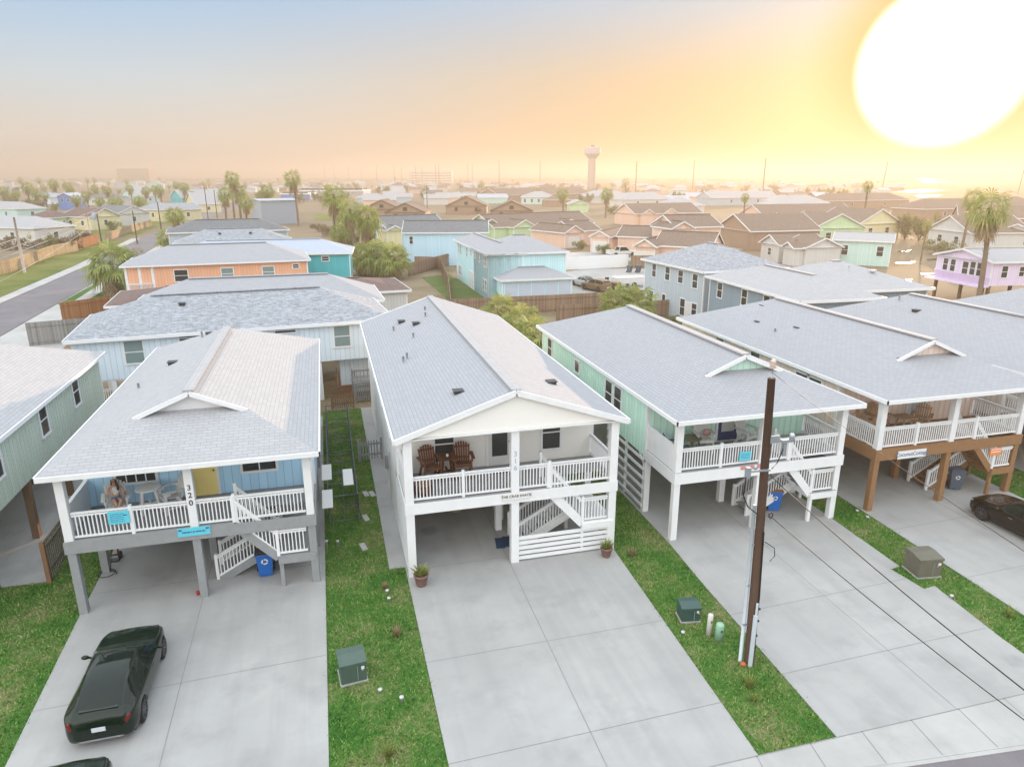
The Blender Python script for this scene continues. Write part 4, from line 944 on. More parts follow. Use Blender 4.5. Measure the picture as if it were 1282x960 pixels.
# ---------------------------------------------------------------- palms, bushes
M_FROND = leafmat('palm_leaf', (.08, .14, .032), (.18, .24, .055), (.36, .35, .12))
M_DEAD = leafmat('dead_palm_leaf', (.18, .12, .07), (.28, .20, .115), (.38, .30, .18), .15)
M_TRUNK = beam_wood('palm_trunk', (.22, .165, .12))
M_LEAF = leafmat('bush_leaf', (.06, .085, .03), (.14, .16, .055), (.26, .24, .10))
M_DRY = leafmat('dry_brush_leaf', (.10, .07, .04), (.17, .125, .07), (.24, .18, .10), .1)
def fan_leaf(m, o, d, size, droop, rr, nl=13, fold=.25):
    """fan palm leaf: a stalk and a spread of narrow blades that bend down at the tips"""
    d = d.normalized(); side = d.cross(Vector((0, 0, 1)))
    if side.length < .05: side = Vector((1, 0, 0))
    side.normalize(); up = side.cross(d).normalized()
    st = size*rr.uniform(.75, 1.05); e = o+d*st+Vector((0, 0, -droop*st*.35))
    m.poly([o-side*.025, o+side*.025, e+side*.015, e-side*.015])
    d2 = (e-o).normalized()
    for k in range(nl):
        a = R(-105+210*k/(nl-1))*rr.uniform(.93, 1.05); L = size*rr.uniform(.75, 1.0)*(1-.28*abs(a)/R(105))
        v = d2*math.cos(a)+side*math.sin(a); v = v-up*fold*abs(math.sin(a))
        w = (side*math.cos(a)-d2*math.sin(a))*(.075*size*.62)
        p1 = e+v*L*.55+Vector((0, 0, -droop*L*.12)); p2 = e+v*L*.92+Vector((0, 0, -droop*L*.62))
        i = [m.V(e), m.V(p1-w), m.V(p1+w), m.V(p2)]
        m.F((i[0], i[1], i[2])); m.F((i[1], i[3], i[2]))
def palm_meshes(h, cr, seed, nleaf=44, skirt=26, lean=.3, nl=12, tr=.19, low=-.45):
    rr = random.Random(seed); t = MB(); top = Vector((lean, lean*.4, h)); pts = []; rad = []
    for k in range(9):
        f = k/8; pts.append((top.x*f*f, top.y*f*f, h*f-.08*(k == 0))); rad.append(tr*(1.35-.5*f+.06*math.sin(k*2.2)))
    t.tube(pts, rad, 9)
    for k in range(int(h*5)):                 # leaf-base stubs
        f = rr.uniform(.55, 1); a = rr.uniform(0, 6.28); c = Vector((top.x*f*f, top.y*f*f, h*f)); v = Vector((math.cos(a), math.sin(a), .7))*.16
        t.bar(c+v*.9, c+v*1.9, .05, .03)
    c = MB()
    for k in range(nleaf):
        zz = 1-(k+.5)/nleaf*(1-low); a = k*2.39996+rr.uniform(-.2, .2); s = math.sqrt(max(0, 1-zz*zz))
        d = Vector((math.cos(a)*s, math.sin(a)*s, zz))
        fan_leaf(c, top+Vector((0, 0, .05)), d, cr*.55*rr.uniform(.78, 1.15), .45+.5*(1-zz), rr, nl)
    s_ = MB()
    for k in range(skirt):
        a = rr.uniform(0, 6.28); dz = rr.uniform(.15, 1.5 if skirt > 30 else .9)*cr*.5; o = top+Vector((math.cos(a)*.14, math.sin(a)*.14, -dz))
        fan_leaf(s_, o, Vector((math.cos(a)*.55, math.sin(a)*.55, -.85)), cr*.4*rr.uniform(.8, 1.1), .5, rr, 8)
    return t.mesh('trunk', M_TRUNK), c.mesh('crown', M_FROND), (s_.mesh('dead_skirt', M_DEAD) if skirt else None)
PV = {'near': palm_meshes(2.6, 2.5, 3, 38, 12, .15, 15), 'bushy': palm_meshes(3.0, 3.0, 5, 40, 34, .2, 15), 'mid': palm_meshes(6.0, 2.3, 8, 42, 40, .3, 11), 'mid2': palm_meshes(6.4, 2.4, 11, 44, 52, -.4, 11),
      'tall': palm_meshes(9.4, 2.4, 14, 40, 60, .5, 10), 'tall2': palm_meshes(10, 1.7, 17, 34, 18, -.3, 10, .16), 'far': palm_meshes(5.2, 2.2, 23, 34, 22, .2, 8), 'far2': palm_meshes(6.5, 2.1, 29, 32, 26, -.3, 8)}
def palm(var, x, y, label, s=1.0, rz=None, group='fan palms', name='palm_tree'):
    r = empty(name, (x, y, -.05), rng.uniform(0, 6.28) if rz is None else rz, label, 'palm', group)
    r.scale = (s, s, s)
    for nm, me in zip(('trunk', 'crown', 'dead_skirt'), PV[var]):
        if me: mesh_obj(nm, me, r)
    return r
PBASE = {'near': 4.4, 'bushy': 5.2, 'mid': 7.6, 'mid2': 8.1, 'tall': 11, 'tall2': 11.4, 'far': 6.9, 'far2': 8.2}
def palm_px(var, px_, ytop, ybase, label, **k):
    """palm standing where (px_, ybase) meets the ground, as tall as its top in the picture at ytop"""
    p = at(px_, ybase); h = aty(px_, ytop, p.y).z
    return palm(var, p.x, p.y, label, s=h/PBASE[var]*k.pop('big', 1.0), **k)
def bush_mesh(seed, rx, ry, rz, n=900, leaf=.11, mat=None, clumps=14):
    rr = random.Random(seed); m = MB(); cs = [(rr.gauss(0, .5)*rx, rr.gauss(0, .5)*ry, rr.uniform(.2, .85)*rz, rr.uniform(.25, .5)) for _ in range(clumps)]
    for k in range(n):
        cx, cy_, cz, cr = rr.choice(cs); v = Vector((rr.gauss(0, 1), rr.gauss(0, 1), rr.gauss(0, .8))).normalized()*cr*rr.uniform(.5, 1.05)
        p = Vector((cx+v.x*rx*.8, cy_+v.y*ry*.8, max(.04, cz+v.z*rz*.7)))
        a = Vector((rr.uniform(-1, 1), rr.uniform(-1, 1), rr.uniform(-.6, 1))).normalized()*leaf*rr.uniform(.6, 1.4); b = a.cross(Vector((rr.uniform(-1, 1), rr.uniform(-1, 1), rr.uniform(-1, 1))).normalized())*.5
        m.poly([p-a, p-b, p+a, p+b])
    st = MB()
    for k in range(7):
        a = rr.uniform(0, 6.28); st.tube([(0, 0, -.05), (math.cos(a)*rx*.25, math.sin(a)*ry*.25, rz*.35), (math.cos(a)*rx*.5, math.sin(a)*ry*.5, rz*.7)], [.05, .035, .015], 5)
    return m.mesh('foliage', mat or M_LEAF), st.mesh('stem', M_TRUNK)
BV = {'round': bush_mesh(3, 1.6, 1.6, 2.0, 1300, .13), 'wide': bush_mesh(5, 3.0, 2.0, 2.2, 1700, .15), 'tree': bush_mesh(9, 2.6, 2.6, 5.0, 2200, .17, None, 22), 'dry': bush_mesh(12, 2.6, 2.0, 1.8, 1500, .13, M_DRY)}
def bush(var, x, y, label, s=1.0, group='bushes', name='bush', cat='bush'):
    r = empty(name, (x, y, -.06), rng.uniform(0, 6.28), label, cat, group); r.scale = (s, s, s)
    for nm, me in zip(('foliage', 'stem'), BV[var]): mesh_obj(nm, me, r)
    return r
# palms behind the white house and the mint house
for px_, yt, hh, lab in ((628, 369, 3.9, 'yellow green palm behind the white house, leftmost of its clump'), (652, 384, 3.9, 'yellow green palm in the middle of the clump behind the white house'), (668, 400, 3.4, 'low palm lowest in the clump, by the back corner of the mint roof')):
    p = at(px_, yt+22, 2.3); palm('near', p.x, p.y, lab, s=.95, group='palms behind the white house')
for px_, yt, lab in ((772, 361, 'bushy palm behind the mint house ridge, left of its pair'), (800, 362, 'bushy palm behind the mint house ridge, right of its pair')):
    p = at(px_, yt+20, 2.3); palm('near', p.x, p.y, lab, s=1.0, group='palms behind the mint house')
p = at(842, 402, .8); bush('round', p.x, p.y, 'pale bush by the back corner of the pale pink house roof', .7)
p = at(868, 402, .8); bush('round', p.x, p.y, 'yellowish bush behind the pale pink house roof', .5)
# palms at the orange house
p = at(142, 368); palm('bushy', p.x+.5, p.y, 'big bushy palm with a brown skirt beside the orange house porch', s=1.3)
p = at(205, 320); palm('near', p.x, p.y+4, 'low green palm behind the orange house roof', s=1.1)
p = at(162, 330); bush('wide', p.x-2, p.y+6, 'dark green shrubbery right of the big bushy palm', 1.0)
p = at(222, 312); palm('mid', p.x, p.y+1, 'leaning street palm with a long brown skirt by the side street', s=1.12, group='palms by the side street')
# cluster in the middle
for var, px_, yt, yb, lab in (('tall', 421, 229, 330, 'tall shaggy palm, leftmost of the middle cluster'), ('tall', 447, 248, 340, 'middle palm of the cluster with a bare slanting trunk'), ('mid2', 468, 252, 338, 'bright palm with a pale skirt, right of the middle cluster'),
                      ('mid', 428, 276, 334, 'short green palm low in the middle cluster'), ('bushy', 474, 297, 346, 'broad low palm in front of the azure house'), ('bushy', 495, 300, 349, 'broad low palm at the right end of the cluster'), ('mid', 436, 262, 326, 'shaggy palm between the two tall palms of the middle cluster'),
                      ('tall', 432, 243, 322, 'tall palm standing just behind the leftmost palm of the middle cluster'), ('mid2', 457, 268, 330, 'palm half hidden behind the bright palm of the middle cluster'), ('bushy', 452, 300, 344, 'broad low palm at the foot of the middle palm')):
    palm_px(var, px_, yt, yb, lab, group='middle palm cluster')
for px_, y_, v, s_, lab in ((440, 322, 'tree', .9, 'grey green shrub tree under the middle palm cluster'), (462, 318, 'wide', 1.0, 'thicket at the foot of the bright palm'), (415, 296, 'dry', 1.3, 'brown brush left of the middle palm cluster'), (400, 290, 'dry', 1.3, 'brown brush pile by the metal building')):
    p = at(px_, y_); bush(v, p.x, p.y, lab, s_)
# the row along the side street and beyond
for var, px_, yt, yb, lab in (('tall', 294, 213, 277, 'tall palm by the side street, highest of its group'), ('mid2', 284, 231, 280, 'shorter green palm just left of the tall street palm'), ('mid', 310, 243, 287, 'palm right of the tall street palm in front of the metal building'), ('mid2', 338, 228, 275, 'palm above the left edge of the metal building'),
                      ('tall', 374, 212, 283, 'double headed tall palm right of the metal building'), ('mid', 302, 228, 276, 'palm right behind the tall street palm')):
    palm_px(var, px_, yt, yb, lab, group='palms by the side street')
for var, px_, yt, yb, lab in (('mid', 705, 234, 270, 'palm above the lime green roof, left of two'), ('mid2', 758, 233, 273, 'palm beside the peach gables, right of two'), ('tall2', 929, 239, 293, 'tall thin palm with a bare trunk over the peach porch'),
                      ('tall2', 1079, 223, 290, 'hazy thin palm left of the leaning pole'), ('tall', 1222, 236, 392, 'large hazy palm with a shaggy crown over the lavender house'), ('tall', 1203, 235, 318, 'hazy palm close left of the large shaggy palm'), ('far', 783, 222, 245, 'small hazy palm under the first lattice pole'),
                      ('tall2', 1152, 274, 330, 'thin glowing palm below the bright pool')):
    palm_px(var, px_, yt, yb, lab, group='palms of the right half')
for px_, y_, v, s_, lab in ((1132, 300, 'tree', 1.3, 'glowing tree left of the hazy yellow house'), (1150, 302, 'tree', 1.2, 'glowing tree above the sandy lot'), (1178, 318, 'wide', 1.2, 'yellow bush left of the lavender house'), (1205, 312, 'wide', 1.1, 'bush behind the lavender house gable'), (1235, 306, 'wide', 1.2, 'bush behind the lavender roof'),
                       (600, 268, 'dry', 1.4, 'low hedge in front of the tan gables'), (715, 262, 'wide', 1.2, 'dark bush under the left of the two palms'), (770, 268, 'wide', 1.5, 'brown shrubs under the right of the two palms'),
                       (728, 312, 'round', .9, 'round shrub between the peach houses'), (758, 318, 'round', .9, 'round shrub by the white fence'), (1152, 388, 'round', .6, 'yellow bush peeking over the slate house roof')):
    p = at(px_, y_); bush(v, p.x, p.y, lab, s_)
# left grove
gl = [(-8, 236), (8, 232), (22, 238), (38, 226), (50, 236), (60, 238), (73, 223), (88, 226), (92, 232), (100, 242), (112, 238), (122, 230), (128, 244), (138, 232), (143, 246), (152, 245), (166, 230), (176, 244), (184, 232), (196, 231), (204, 230), (180, 246), (222, 226), (232, 227), (245, 238)]
for k, (px_, yt) in enumerate(gl):
    palm_px('mid' if k % 2 else 'mid2', px_, yt, yt+23+(k*7)%11, 'hazy palm of the left palm grove among pastel houses', group='palms of the left grove')
for px_, y_, v, s_, lab in ((66, 316, 'tree', .75, 'olive tree behind the wood fence, nearest the white pole'), (82, 314, 'dry', 1.5, 'bare brown brush behind the wood fence'), (98, 306, 'dry', 1.5, 'brown brush right of the olive tree'), (20, 312, 'dry', 1.5, 'brown brush in the yard of the white hip roof'), (140, 288, 'round', 1.2, 'green bush behind the dark pole'),
                       (34, 262, 'tree', 1.0, 'dark tree at the roof of the white house'), (48, 262, 'tree', 1.0, 'dark tree above the reddish roof'), (70, 266, 'tree', .8, 'bushy tree left of the yellow house'), (88, 262, 'tree', .8, 'bushy tree behind the yellow house')):
    p = at(px_, y_); bush(v, p.x, p.y, lab, s_, cat='tree' if v == 'tree' else 'bush', name='tree' if v == 'tree' else 'bush')
fr2 = random.Random(33)
for k in range(46):
    x = fr2.uniform(-10, 690); y = fr2.uniform(228, 243); p = at(x, y)
    if x < 300 or fr2.random() < .5: palm(fr2.choice(('far', 'far2')), p.x, p.y, 'tiny palm in the haze of the far town', s=fr2.uniform(1.2, 1.7), group='palms of the far town')
    else: bush('tree', p.x, p.y, 'tiny tree in the haze of the far town', fr2.uniform(1.0, 1.6), group='trees of the far town', name='tree', cat='tree')
fr4 = random.Random(8)
for k in range(22):
    p = at(fr4.uniform(-10, 265), fr4.uniform(240, 264)); bush('tree', p.x, p.y, 'olive tree among the pastel houses of the left grove', fr4.uniform(.8, 1.5), group='trees of the left grove', name='tree', cat='tree')
for k in range(110):
    p = at(fr4.uniform(300, 1100), fr4.uniform(229, 256))
    if not clear_of(p, 11): continue
    bush('tree', p.x, p.y, 'hazy olive tree of the plain before the horizon', fr4.uniform(.9, 1.5), group='trees of the plain', name='tree', cat='tree')
# far low tree line and dunes as one mass
tl = MB(); fr3 = random.Random(4)
for k in range(420):
    x = -60+k*3.4; D_ = fr3.uniform(1800, 3000) if x < 980 else fr3.uniform(3600, 5200)
    p = at(x, 220.5+CAM_H*908/D_); h = fr3.uniform(3.5, 9) if x < 900 else fr3.uniform(3, 7)
    wv = fr3.uniform(8, 26); tl.ball((p.x, p.y, 0), wv, wv, h, 7, 5)
tag(tl.build('treeline', M_LEAF), 'far low line of trees and dunes along the horizon', 'treeline', kind='stuff')
# ---------------------------------------------------------------- fences
def fence(label, pts, h, mat, name='wood_fence', rails=True, group='wood fences', cap=False):
    r = empty(name, (pts[0][0], pts[0][1], -.06), 0, label, 'fence', group); o = Vector((pts[0][0], pts[0][1], 0)); m = MB(); pm = MB(); n = 0
    for p, q in zip(pts, pts[1:]):
        p, q = Vector((p[0], p[1], 0))-o, Vector((q[0], q[1], 0))-o
        m.bar(p+Vector((0, 0, h/2+.04)), q+Vector((0, 0, h/2+.04)), .035, h)
        d = (q-p); L = d.length; d.normalize(); k = int(L/2.4)+1; a = Vector((d.y, -d.x, 0))*.06
        if rails:
            for z in (.35, h-.3): pm.bar(p+a+Vector((0, 0, z)), q+a+Vector((0, 0, z)), .05, .09)
        for i in range(k+1):
            c = p+d*L*i/k-a*1.05; m2 = MB(); m2.box(c.x-.05, c.y-.05, 0, c.x+.05, c.y+.05, h+(.12 if cap else .02)); m2.build('post', mat, r)
        n += 1
    m.build('boards', mat, r)
    if rails: pm.build('rail', mat, r)
    return r
fence('long brown board fence in front of the turquoise house', [(12.0, 69.3), (23.5, 69.2), (32.0, 69.7), (36.2, 70.0)], 1.85, M_FENCE)
fence('second brown board fence running just in front of the long one', [(21.5, 63.8), (30.6, 63.6), (33.8, 63.9)], 1.75, M_FENCE)
fence('brown board fence running back beside the green back lawn', [(12.0, 69.6), (14.6, 86), (17.2, 108), (13.5, 110)], 1.8, M_FENCE)
fence('short brown board fence behind the back lawn', px((512, 346), (566, 331)), 1.9, M_FENCE)
fence('low board fence below the grey-blue house', [(38, 69.9), (38.1, 58.0)], 1.8, M_FENCE)
p_, q_ = at(790, 335), at(822, 335)
fence('brown board fence panel right of the white fence', [p_[:2], q_[:2]], 1.9, M_FENCE)
p_, q_ = at(707, 338), at(786, 334)
fence('bright white vinyl fence behind the parked vehicles', [p_[:2], q_[:2]], 2.0, M_WHITEV, 'vinyl_fence', False, 'white fences')
p_, q_ = at(905, 306), at(955, 307)
fence('white fence in front of the peach porch', [p_[:2], q_[:2]], 1.6, M_WHITEV, 'vinyl_fence', False, 'white fences')
p_, q_ = at(80, 404), at(140, 394)
fence('new orange cedar fence by the side street pavement', [p_[:2], q_[:2]], 2.0, M_FENCEO)
p_, q_ = at(38, 433), at(118, 425)
fence('weathered grey fence in front of the cedar fence', [p_[:2], q_[:2]], 2.0, M_FENCEG)
a_, b_, c_, d_ = at(-8, 345), at(14, 341), at(68, 320), at(98, 314)
fence('pale weathered fence left of the side street with the dark post', [a_[:2], b_[:2], c_[:2], d_[:2]], 1.9, M_FENCEY)
a_, b_ = at(98, 313), at(124, 304)
fence('sunlit orange fence beside the bare brush', [a_[:2], b_[:2]], 2.0, M_FENCEO)
a_, b_, c_ = at(134, 302), at(164, 291), at(190, 283)
fence('long sunlit pale fence farther down the side street', [a_[:2], b_[:2], c_[:2]], 1.8, M_FENCEY)
M_PICK = paint('old_picket_wood', (.16, .15, .11), .85, .3, 6)
# little picket fence left of the blue house
pf = empty('picket_fence', (-10.32, 25.2, -.05), 0, 'weathered picket fence left of the light blue house', 'fence', 'picket fences')
m = MB()
for k in range(26): y = k*.16; m.box(-.03, y, .1, 0, y+.07, 1.55)
for z in (.4, 1.3): m.box(.0, 0, z, .05, 4.1, z+.09)
m.build('pickets', M_PICK, pf); m = MB(); m.box(-.07, -.12, 0, .07, 0, 1.62); m.box(-.07, 4.1, 0, .07, 4.22, 1.62); m.build('post', M_TANW, pf)
# small gates between the houses
def picket_panel(label, x, y, w, h, mat, gap=.14, z0=0.0, rail=True, cat='gate', name='picket_gate'):
    r = empty(name, (x, y, -.05+z0), R(4), label, cat, 'gates between the houses'); m = MB()
    n = int(w/gap)
    for k in range(n+1): m.box(k*gap-.035, -.012, .1, k*gap+.035, .012, h)
    m.build('pickets', mat, r); m = MB(); m.box(-.05, .012, .3, w+.05, .06, .4); m.box(-.05, .012, h-.25, w+.05, .06, h-.15); m.build('rail', mat, r)
    m = MB(); m.box(-.14, -.05, 0, -.05, .06, h+.1); m.box(w+.05, -.05, 0, w+.14, .06, h+.1); m.build('post', mat, r); return r
p = at(452, 577); picket_panel('dark picket gate across the grass strip beside the white house', p.x, p.y, .95, 1.1, M_GREYB)
p = at(447, 502); picket_panel('grey picket balcony gate at the rear of the white house', p.x, p.y-.2, 1.0, 1.25, M_GREYB, .12)
p = at(418, 512); picket_panel('small brown picket panel by the rear steps', p.x, p.y, 1.1, 1.0, M_TANW, .13, cat='fence', name='picket_fence')
sb = empty('wooden_platform', (at(447, 505).x, at(447, 505).y, -.05), R(3), 'small grey timber platform with railings at the rear of the white house', 'platform')
m = MB(); m.box(-.1, .3, 1.2, 1.25, 1.9, 1.3); m.build('deck', M_GREYB, sb); railing(sb, (-.1, .35, 1.3), (1.25, .35, 1.3), M_GREYB, h=.85, gap=.2); railing(sb, (-.1, .35, 1.3), (-.1, 1.9, 1.3), M_GREYB, h=.85, gap=.2)
for x in (-.05, 1.2): post(sb, x, .4, 0, 1.25, .12, M_GREYB, 'leg', 0); post(sb, x, 1.8, 0, 1.25, .12, M_GREYB, 'leg', 0)
# brown steps under the rear house
rs = empty('wooden_steps', (at(425, 497).x, at(425, 497).y, -.05), R(4), 'small brown wooden steps under the pale sky blue house', 'steps'); m = MB()
for k in range(4): m.box(0, .0+k*.25, .0+k*.22, 1.1, .28+k*.25, .05+k*.22+.15)
m.build('tread', M_TANW, rs); m = MB()
for x in (0, 1.1): m.bar((x, 0, .9), (x, 1.0, 1.75), .06, .06); m.box(x-.04, -.03, 0, x+.04, .05, .95)
m.build('handrail', M_TANW, rs)

# ---------------------------------------------------------------- utility poles and wires
def insulator(m, c, s=1.0):
    m.lathe([(.03*s, 0), (.07*s, .02*s), (.03*s, .05*s), (.07*s, .07*s), (.03*s, .10*s), (.06*s, .12*s), (.02*s, .17*s)], 10, c)
up = empty('utility_pole', (11.29, 15.05, -.05), 0, 'tall brown wooden utility pole on the lawn beside the mint house driveway', 'utility pole')
TOP = 8.80; LEAN = Vector((-.27, .05, 0))
m = MB(); m.tube([(0, 0, 0), (LEAN.x*.5, .02, TOP*.5), (LEAN.x, LEAN.y, TOP)], [.15, .122, .10], 14); m.build('pole', M_POLE, up)
m = MB(); m.tube([(LEAN.x, LEAN.y, TOP), (LEAN.x, LEAN.y, TOP+.28)], .018, 6); m.build('top_pin', M_STEEL, up)
M_PORC = paint('porcelain', (.62, .50, .44), .25); m = MB(); insulator(m, (LEAN.x, LEAN.y, TOP+.26), 1.5); m.build('insulator', M_PORC, up)
m = MB(); m.M = Matrix.Translation((-.26, 0, -.2)); m.box(.04, -.16, 7.25, .30, -.12, 7.45); m.box(.28, -.3, 7.28, .62, -.2, 7.36); m.lathe([(.05, 0), (.09, .04), (.05, .09), (.09, .13), (.05, .2)], 10, (.6, -.25, 7.3)); m.box(.36, -.28, 6.9, .44, -.2, 7.28); m.build('fuse_cutout', M_STEEL, up)
m = MB(); m.M = Matrix.Translation((-.2, 0, 0)); m.bar((-.55, -.05, 6.25), (.1, -.1, 6.25), .05, .05); m.box(-.62, -.12, 6.1, -.5, 0, 6.38); m.lathe([(.045, 0), (.06, .05), (.03, .12)], 8, (-.34, -.06, 6.3)); m.build('bracket', M_STEEL, up)
m = MB(); m.M = Matrix.Translation((-.2, 0, 0)); m.tube([(-.6, -.06, 6.1), (-.66, -.1, 5.6), (-.5, -.12, 5.25), (-.2, -.15, 5.0), (-.12, -.16, 4.7)], .018, 6); m.tube([(.3, -.25, 6.9), (.22, -.2, 6.5), (.1, -.15, 6.3)], .014, 6); m.build('drop_cable', M_BLACK, up)
M_CONDUIT = paint('pale_conduit', (.50, .56, .62), .4, .06)
m = MB(); m.tube([(-.24, .1, 0), (-.26, .1, 2.0), (-.33, .09, 5.15)], .055, 10); m.build('conduit', M_CONDUIT, up)
m = MB()
for z in (1.3, 2.6, 3.9): m.box(-.31, .02, z, -.08, .08, z+.05)
m.build('strap', M_STEEL, up)
m = MB(); m.M = Matrix.Rotation(R(-15), 4, 'Z'); m.box(-.10, -.235, .02, .015, -.165, 1.75); m.box(-.06, -.225, 1.75, .0, -.17, 2.15); m.build('cable_guard', M_CONDUIT, up, .01)
m = MB(); m.M = Matrix.Translation((-.07, 0, 0)); m.tube([(.02, -.15, .05), (.05, -.15, 1.2), (.06, -.14, 2.3), (-.03, -.13, 4.4)], .02, 6)
for z in (.6, 1.0, 1.5, 1.9): m.box(.06, -.17, z, .13, -.12, z+.05)
m.build('ground_wire', M_BLACK, up)
m = MB(); m.M = Matrix.Translation((-.15, 0, 0)); m.tube([(.1, -.16, 4.95), (.17, -.19, 5.02), (.22, -.2, 4.92), (.16, -.2, 4.83), (.1, -.17, 4.9)], .022, 6); m.tube([(.1, -.15, 4.1), (.32, -.3, 3.95), (.36, -.3, 3.7), (.22, -.3, 3.55)], .012, 5); m.build('cable_loop', M_BLACK, up)
m = MB(); m.ball((-.27, -.1, .05), .1, .09, .07, 8, 5); tag(m.build('clay_cap', paint('orange_clay', (.42, .14, .05), .8)), 'small orange clay cap lying at the foot of the tall brown utility pole', 'cap').location = (11.29, 15.05, -.03)
def wire(label, p, q, sag, rad, mat, n=26):
    p, q = Vector(p), Vector(q); m = MB(); m.tube([p.lerp(q, k/n)+Vector((0, 0, -sag*4*(k/n)*(1-k/n))) for k in range(n+1)], rad, 6)
    return tag(m.build('power_line', mat), label, 'cable', 'wires from the tall pole')
M_WIRE = paint('bare_wire', (.50, .47, .46), .45); M_CABLE = paint('black_cable', (.02, .018, .018), .5)
wire('thin wire from the top insulator of the tall pole, crossing the pink house driveway', (11.02, 15.1, 8.9), (8.3, -6, 8.7), .55, .0055, M_CABLE)
wire('black cable leaving the tall pole above the other cable', (11.18, 14.9, 6.05), (10.6, -6, 6.2), .75, .013, M_CABLE)
wire('pale twisted cable leaving the tall pole below the black cable', (11.24, 14.9, 4.9), (12.6, -6, 5.1), .75, .011, M_CABLE)
# other poles
def pole(label, x, y, h, mat, arms=0, lean=0.0, r=.15, group='utility poles by the side street', name='utility_pole', arm=1.1):
    e = empty(name, (x, y, -.05), rng.uniform(-.2, .2), label, 'utility pole', group); m = MB(); m.tube([(0, 0, 0), (lean*h*.5, 0, h*.5), (lean*h, 0, h)], [r, r*.85, r*.65], 8); m.build('pole', mat, e)
    for k in range(arms):
        z = h-.4-k*h*.14; a = MB(); a.box(lean*z-arm, -.08, z, lean*z+arm, .08, z+.14); a.build('crossarm', mat, e)
    return e
def pole_px(label, x, yb, yt, mat, **k):
    p = at(x, yb); D_ = p.length; top = aty(x, yt, p.y).z; return pole(label, p.x, p.y, top+.05, mat, **k)
M_PPALE = paint('pale_pole', (.42, .36, .32), .7)
pole_px('pale pole on the lawn left of the side street', 31, 341, 272, M_PPALE, r=.22)
pole_px('black pole with a transformer by the sunlit orange fence', 127, 302, 267, M_POLE, arms=0)
pole_px('dark pole by the side street, first of three past the bushy palm', 172, 305, 264, M_POLE)
pole_px('dark pole on the lawn beyond the long pale fence', 203, 295, 253, M_POLE)
pole_px('dark pole just right of the leaning street palm', 232, 301, 269, M_POLE)
pole_px('dark pole far down the side street, left of the twin poles', 261, 277, 234, M_POLE)
pole_px('dark pole far down the side street, right of the twin poles', 272, 273, 238, M_POLE)
pole_px('slim pale pole behind the black transformer pole', 114, 300, 264, M_PPALE)
tr_ = empty('pole_transformer', (at(127, 302).x-.6, at(127, 302).y, 0), 0, 'grey transformer can hanging on the black pole by the orange fence', 'transformer'); m = MB(); m.lathe([(.0, 4.6), (.42, 4.6), (.45, 4.7), (.45, 6.0), (.3, 6.15), (0, 6.15)], 12); m.build('can', M_METAL, tr_); m = MB(); m.box(.3, -.05, 5, .65, .05, 5.4); m.build('hanger', M_STEEL, tr_)
def cable(label, p, q, sag, rad=.03, mat=None):
    p, q = Vector(p), Vector(q); m = MB(); n = 12; m.tube([p.lerp(q, k/n)+Vector((0, 0, -sag*4*(k/n)*(1-k/n))) for k in range(n+1)], rad, 5); return tag(m.build('power_line', mat or M_WIRE), label, 'cable', 'power lines over the left lawn')
q0 = aty(120, 272, at(127, 302).y)
for k, (yl, yr, lab) in enumerate(((300, 260, 'highest power line over the lawn left of the side street'), (312, 266, 'middle power line over the lawn left of the side street'), (322, 272, 'lowest of the three power lines over the left lawn'))):
    cable(lab, aty(-60, yl+22, 118), aty(124, yr+1, at(127, 302).y), .5, .035)
cable('long service wire sloping over the side street on the left', aty(-40, 372, 95), aty(122, 276, at(127, 302).y), .8, .03)
FP = [(407, 228, 208, 0), (419, 228, 207.5, 0), (437, 228, 207.5, 0), (453, 228, 207.5, 0), (472, 230, 208, 0), (494, 230, 208, 0), (503, 230, 209, 0), (521, 230, 207, 0), (529, 230, 208, 0), (546, 232, 205, 0), (550, 232, 206, 0), (586, 231, 205, 0), (591.5, 231, 206, 0), (535, 262, 232, 1),
      (625, 234, 200.5, 0), (676, 234, 200.5, 0), (795.5, 240, 202, 3), (867, 237, 201, 3), (954.5, 243, 198.5, 3)]
for x, yb, yt, ar in FP:
    lab = {3: 'tall lattice-armed transmission pole on the horizon, %s' % ('left of three' if x < 800 else 'middle of three' if x < 900 else 'right of three'), 1: 'slim pole in front of the tan gables', 0: 'distant slim pole on the horizon'}[ar]
    if x == 625: lab = 'thick distant pole left of the water tower, left of two'
    if x == 676: lab = 'thick distant pole left of the water tower, right of two'
    pole_px(lab, x, yb, yt, M_POLE, arms=ar, r=.5 if ar == 3 else .16 if ar == 1 else .55, group='transmission poles on the horizon', name='transmission_pole', arm=2.2)
pole_px('dark leaning pole under the sun', 1104, 238, 202, M_POLE, lean=.085, r=.55, group='transmission poles on the horizon', name='transmission_pole')
pole_px('dark leaning pole with arms at the right edge', 1274, 243, 203, M_POLE, lean=.10, r=.35, arms=3, group='transmission poles on the horizon', name='transmission_pole', arm=1.0)
pole_px('slim hazy utility pole behind the lavender roof', 1251, 312, 274, M_POLE, r=.13, arms=1, name='utility_pole', group='transmission poles on the horizon')
pole_px('slim antenna mast on the left horizon', 363, 226, 205, M_PPALE, r=.5, name='antenna_mast', group='transmission poles on the horizon')
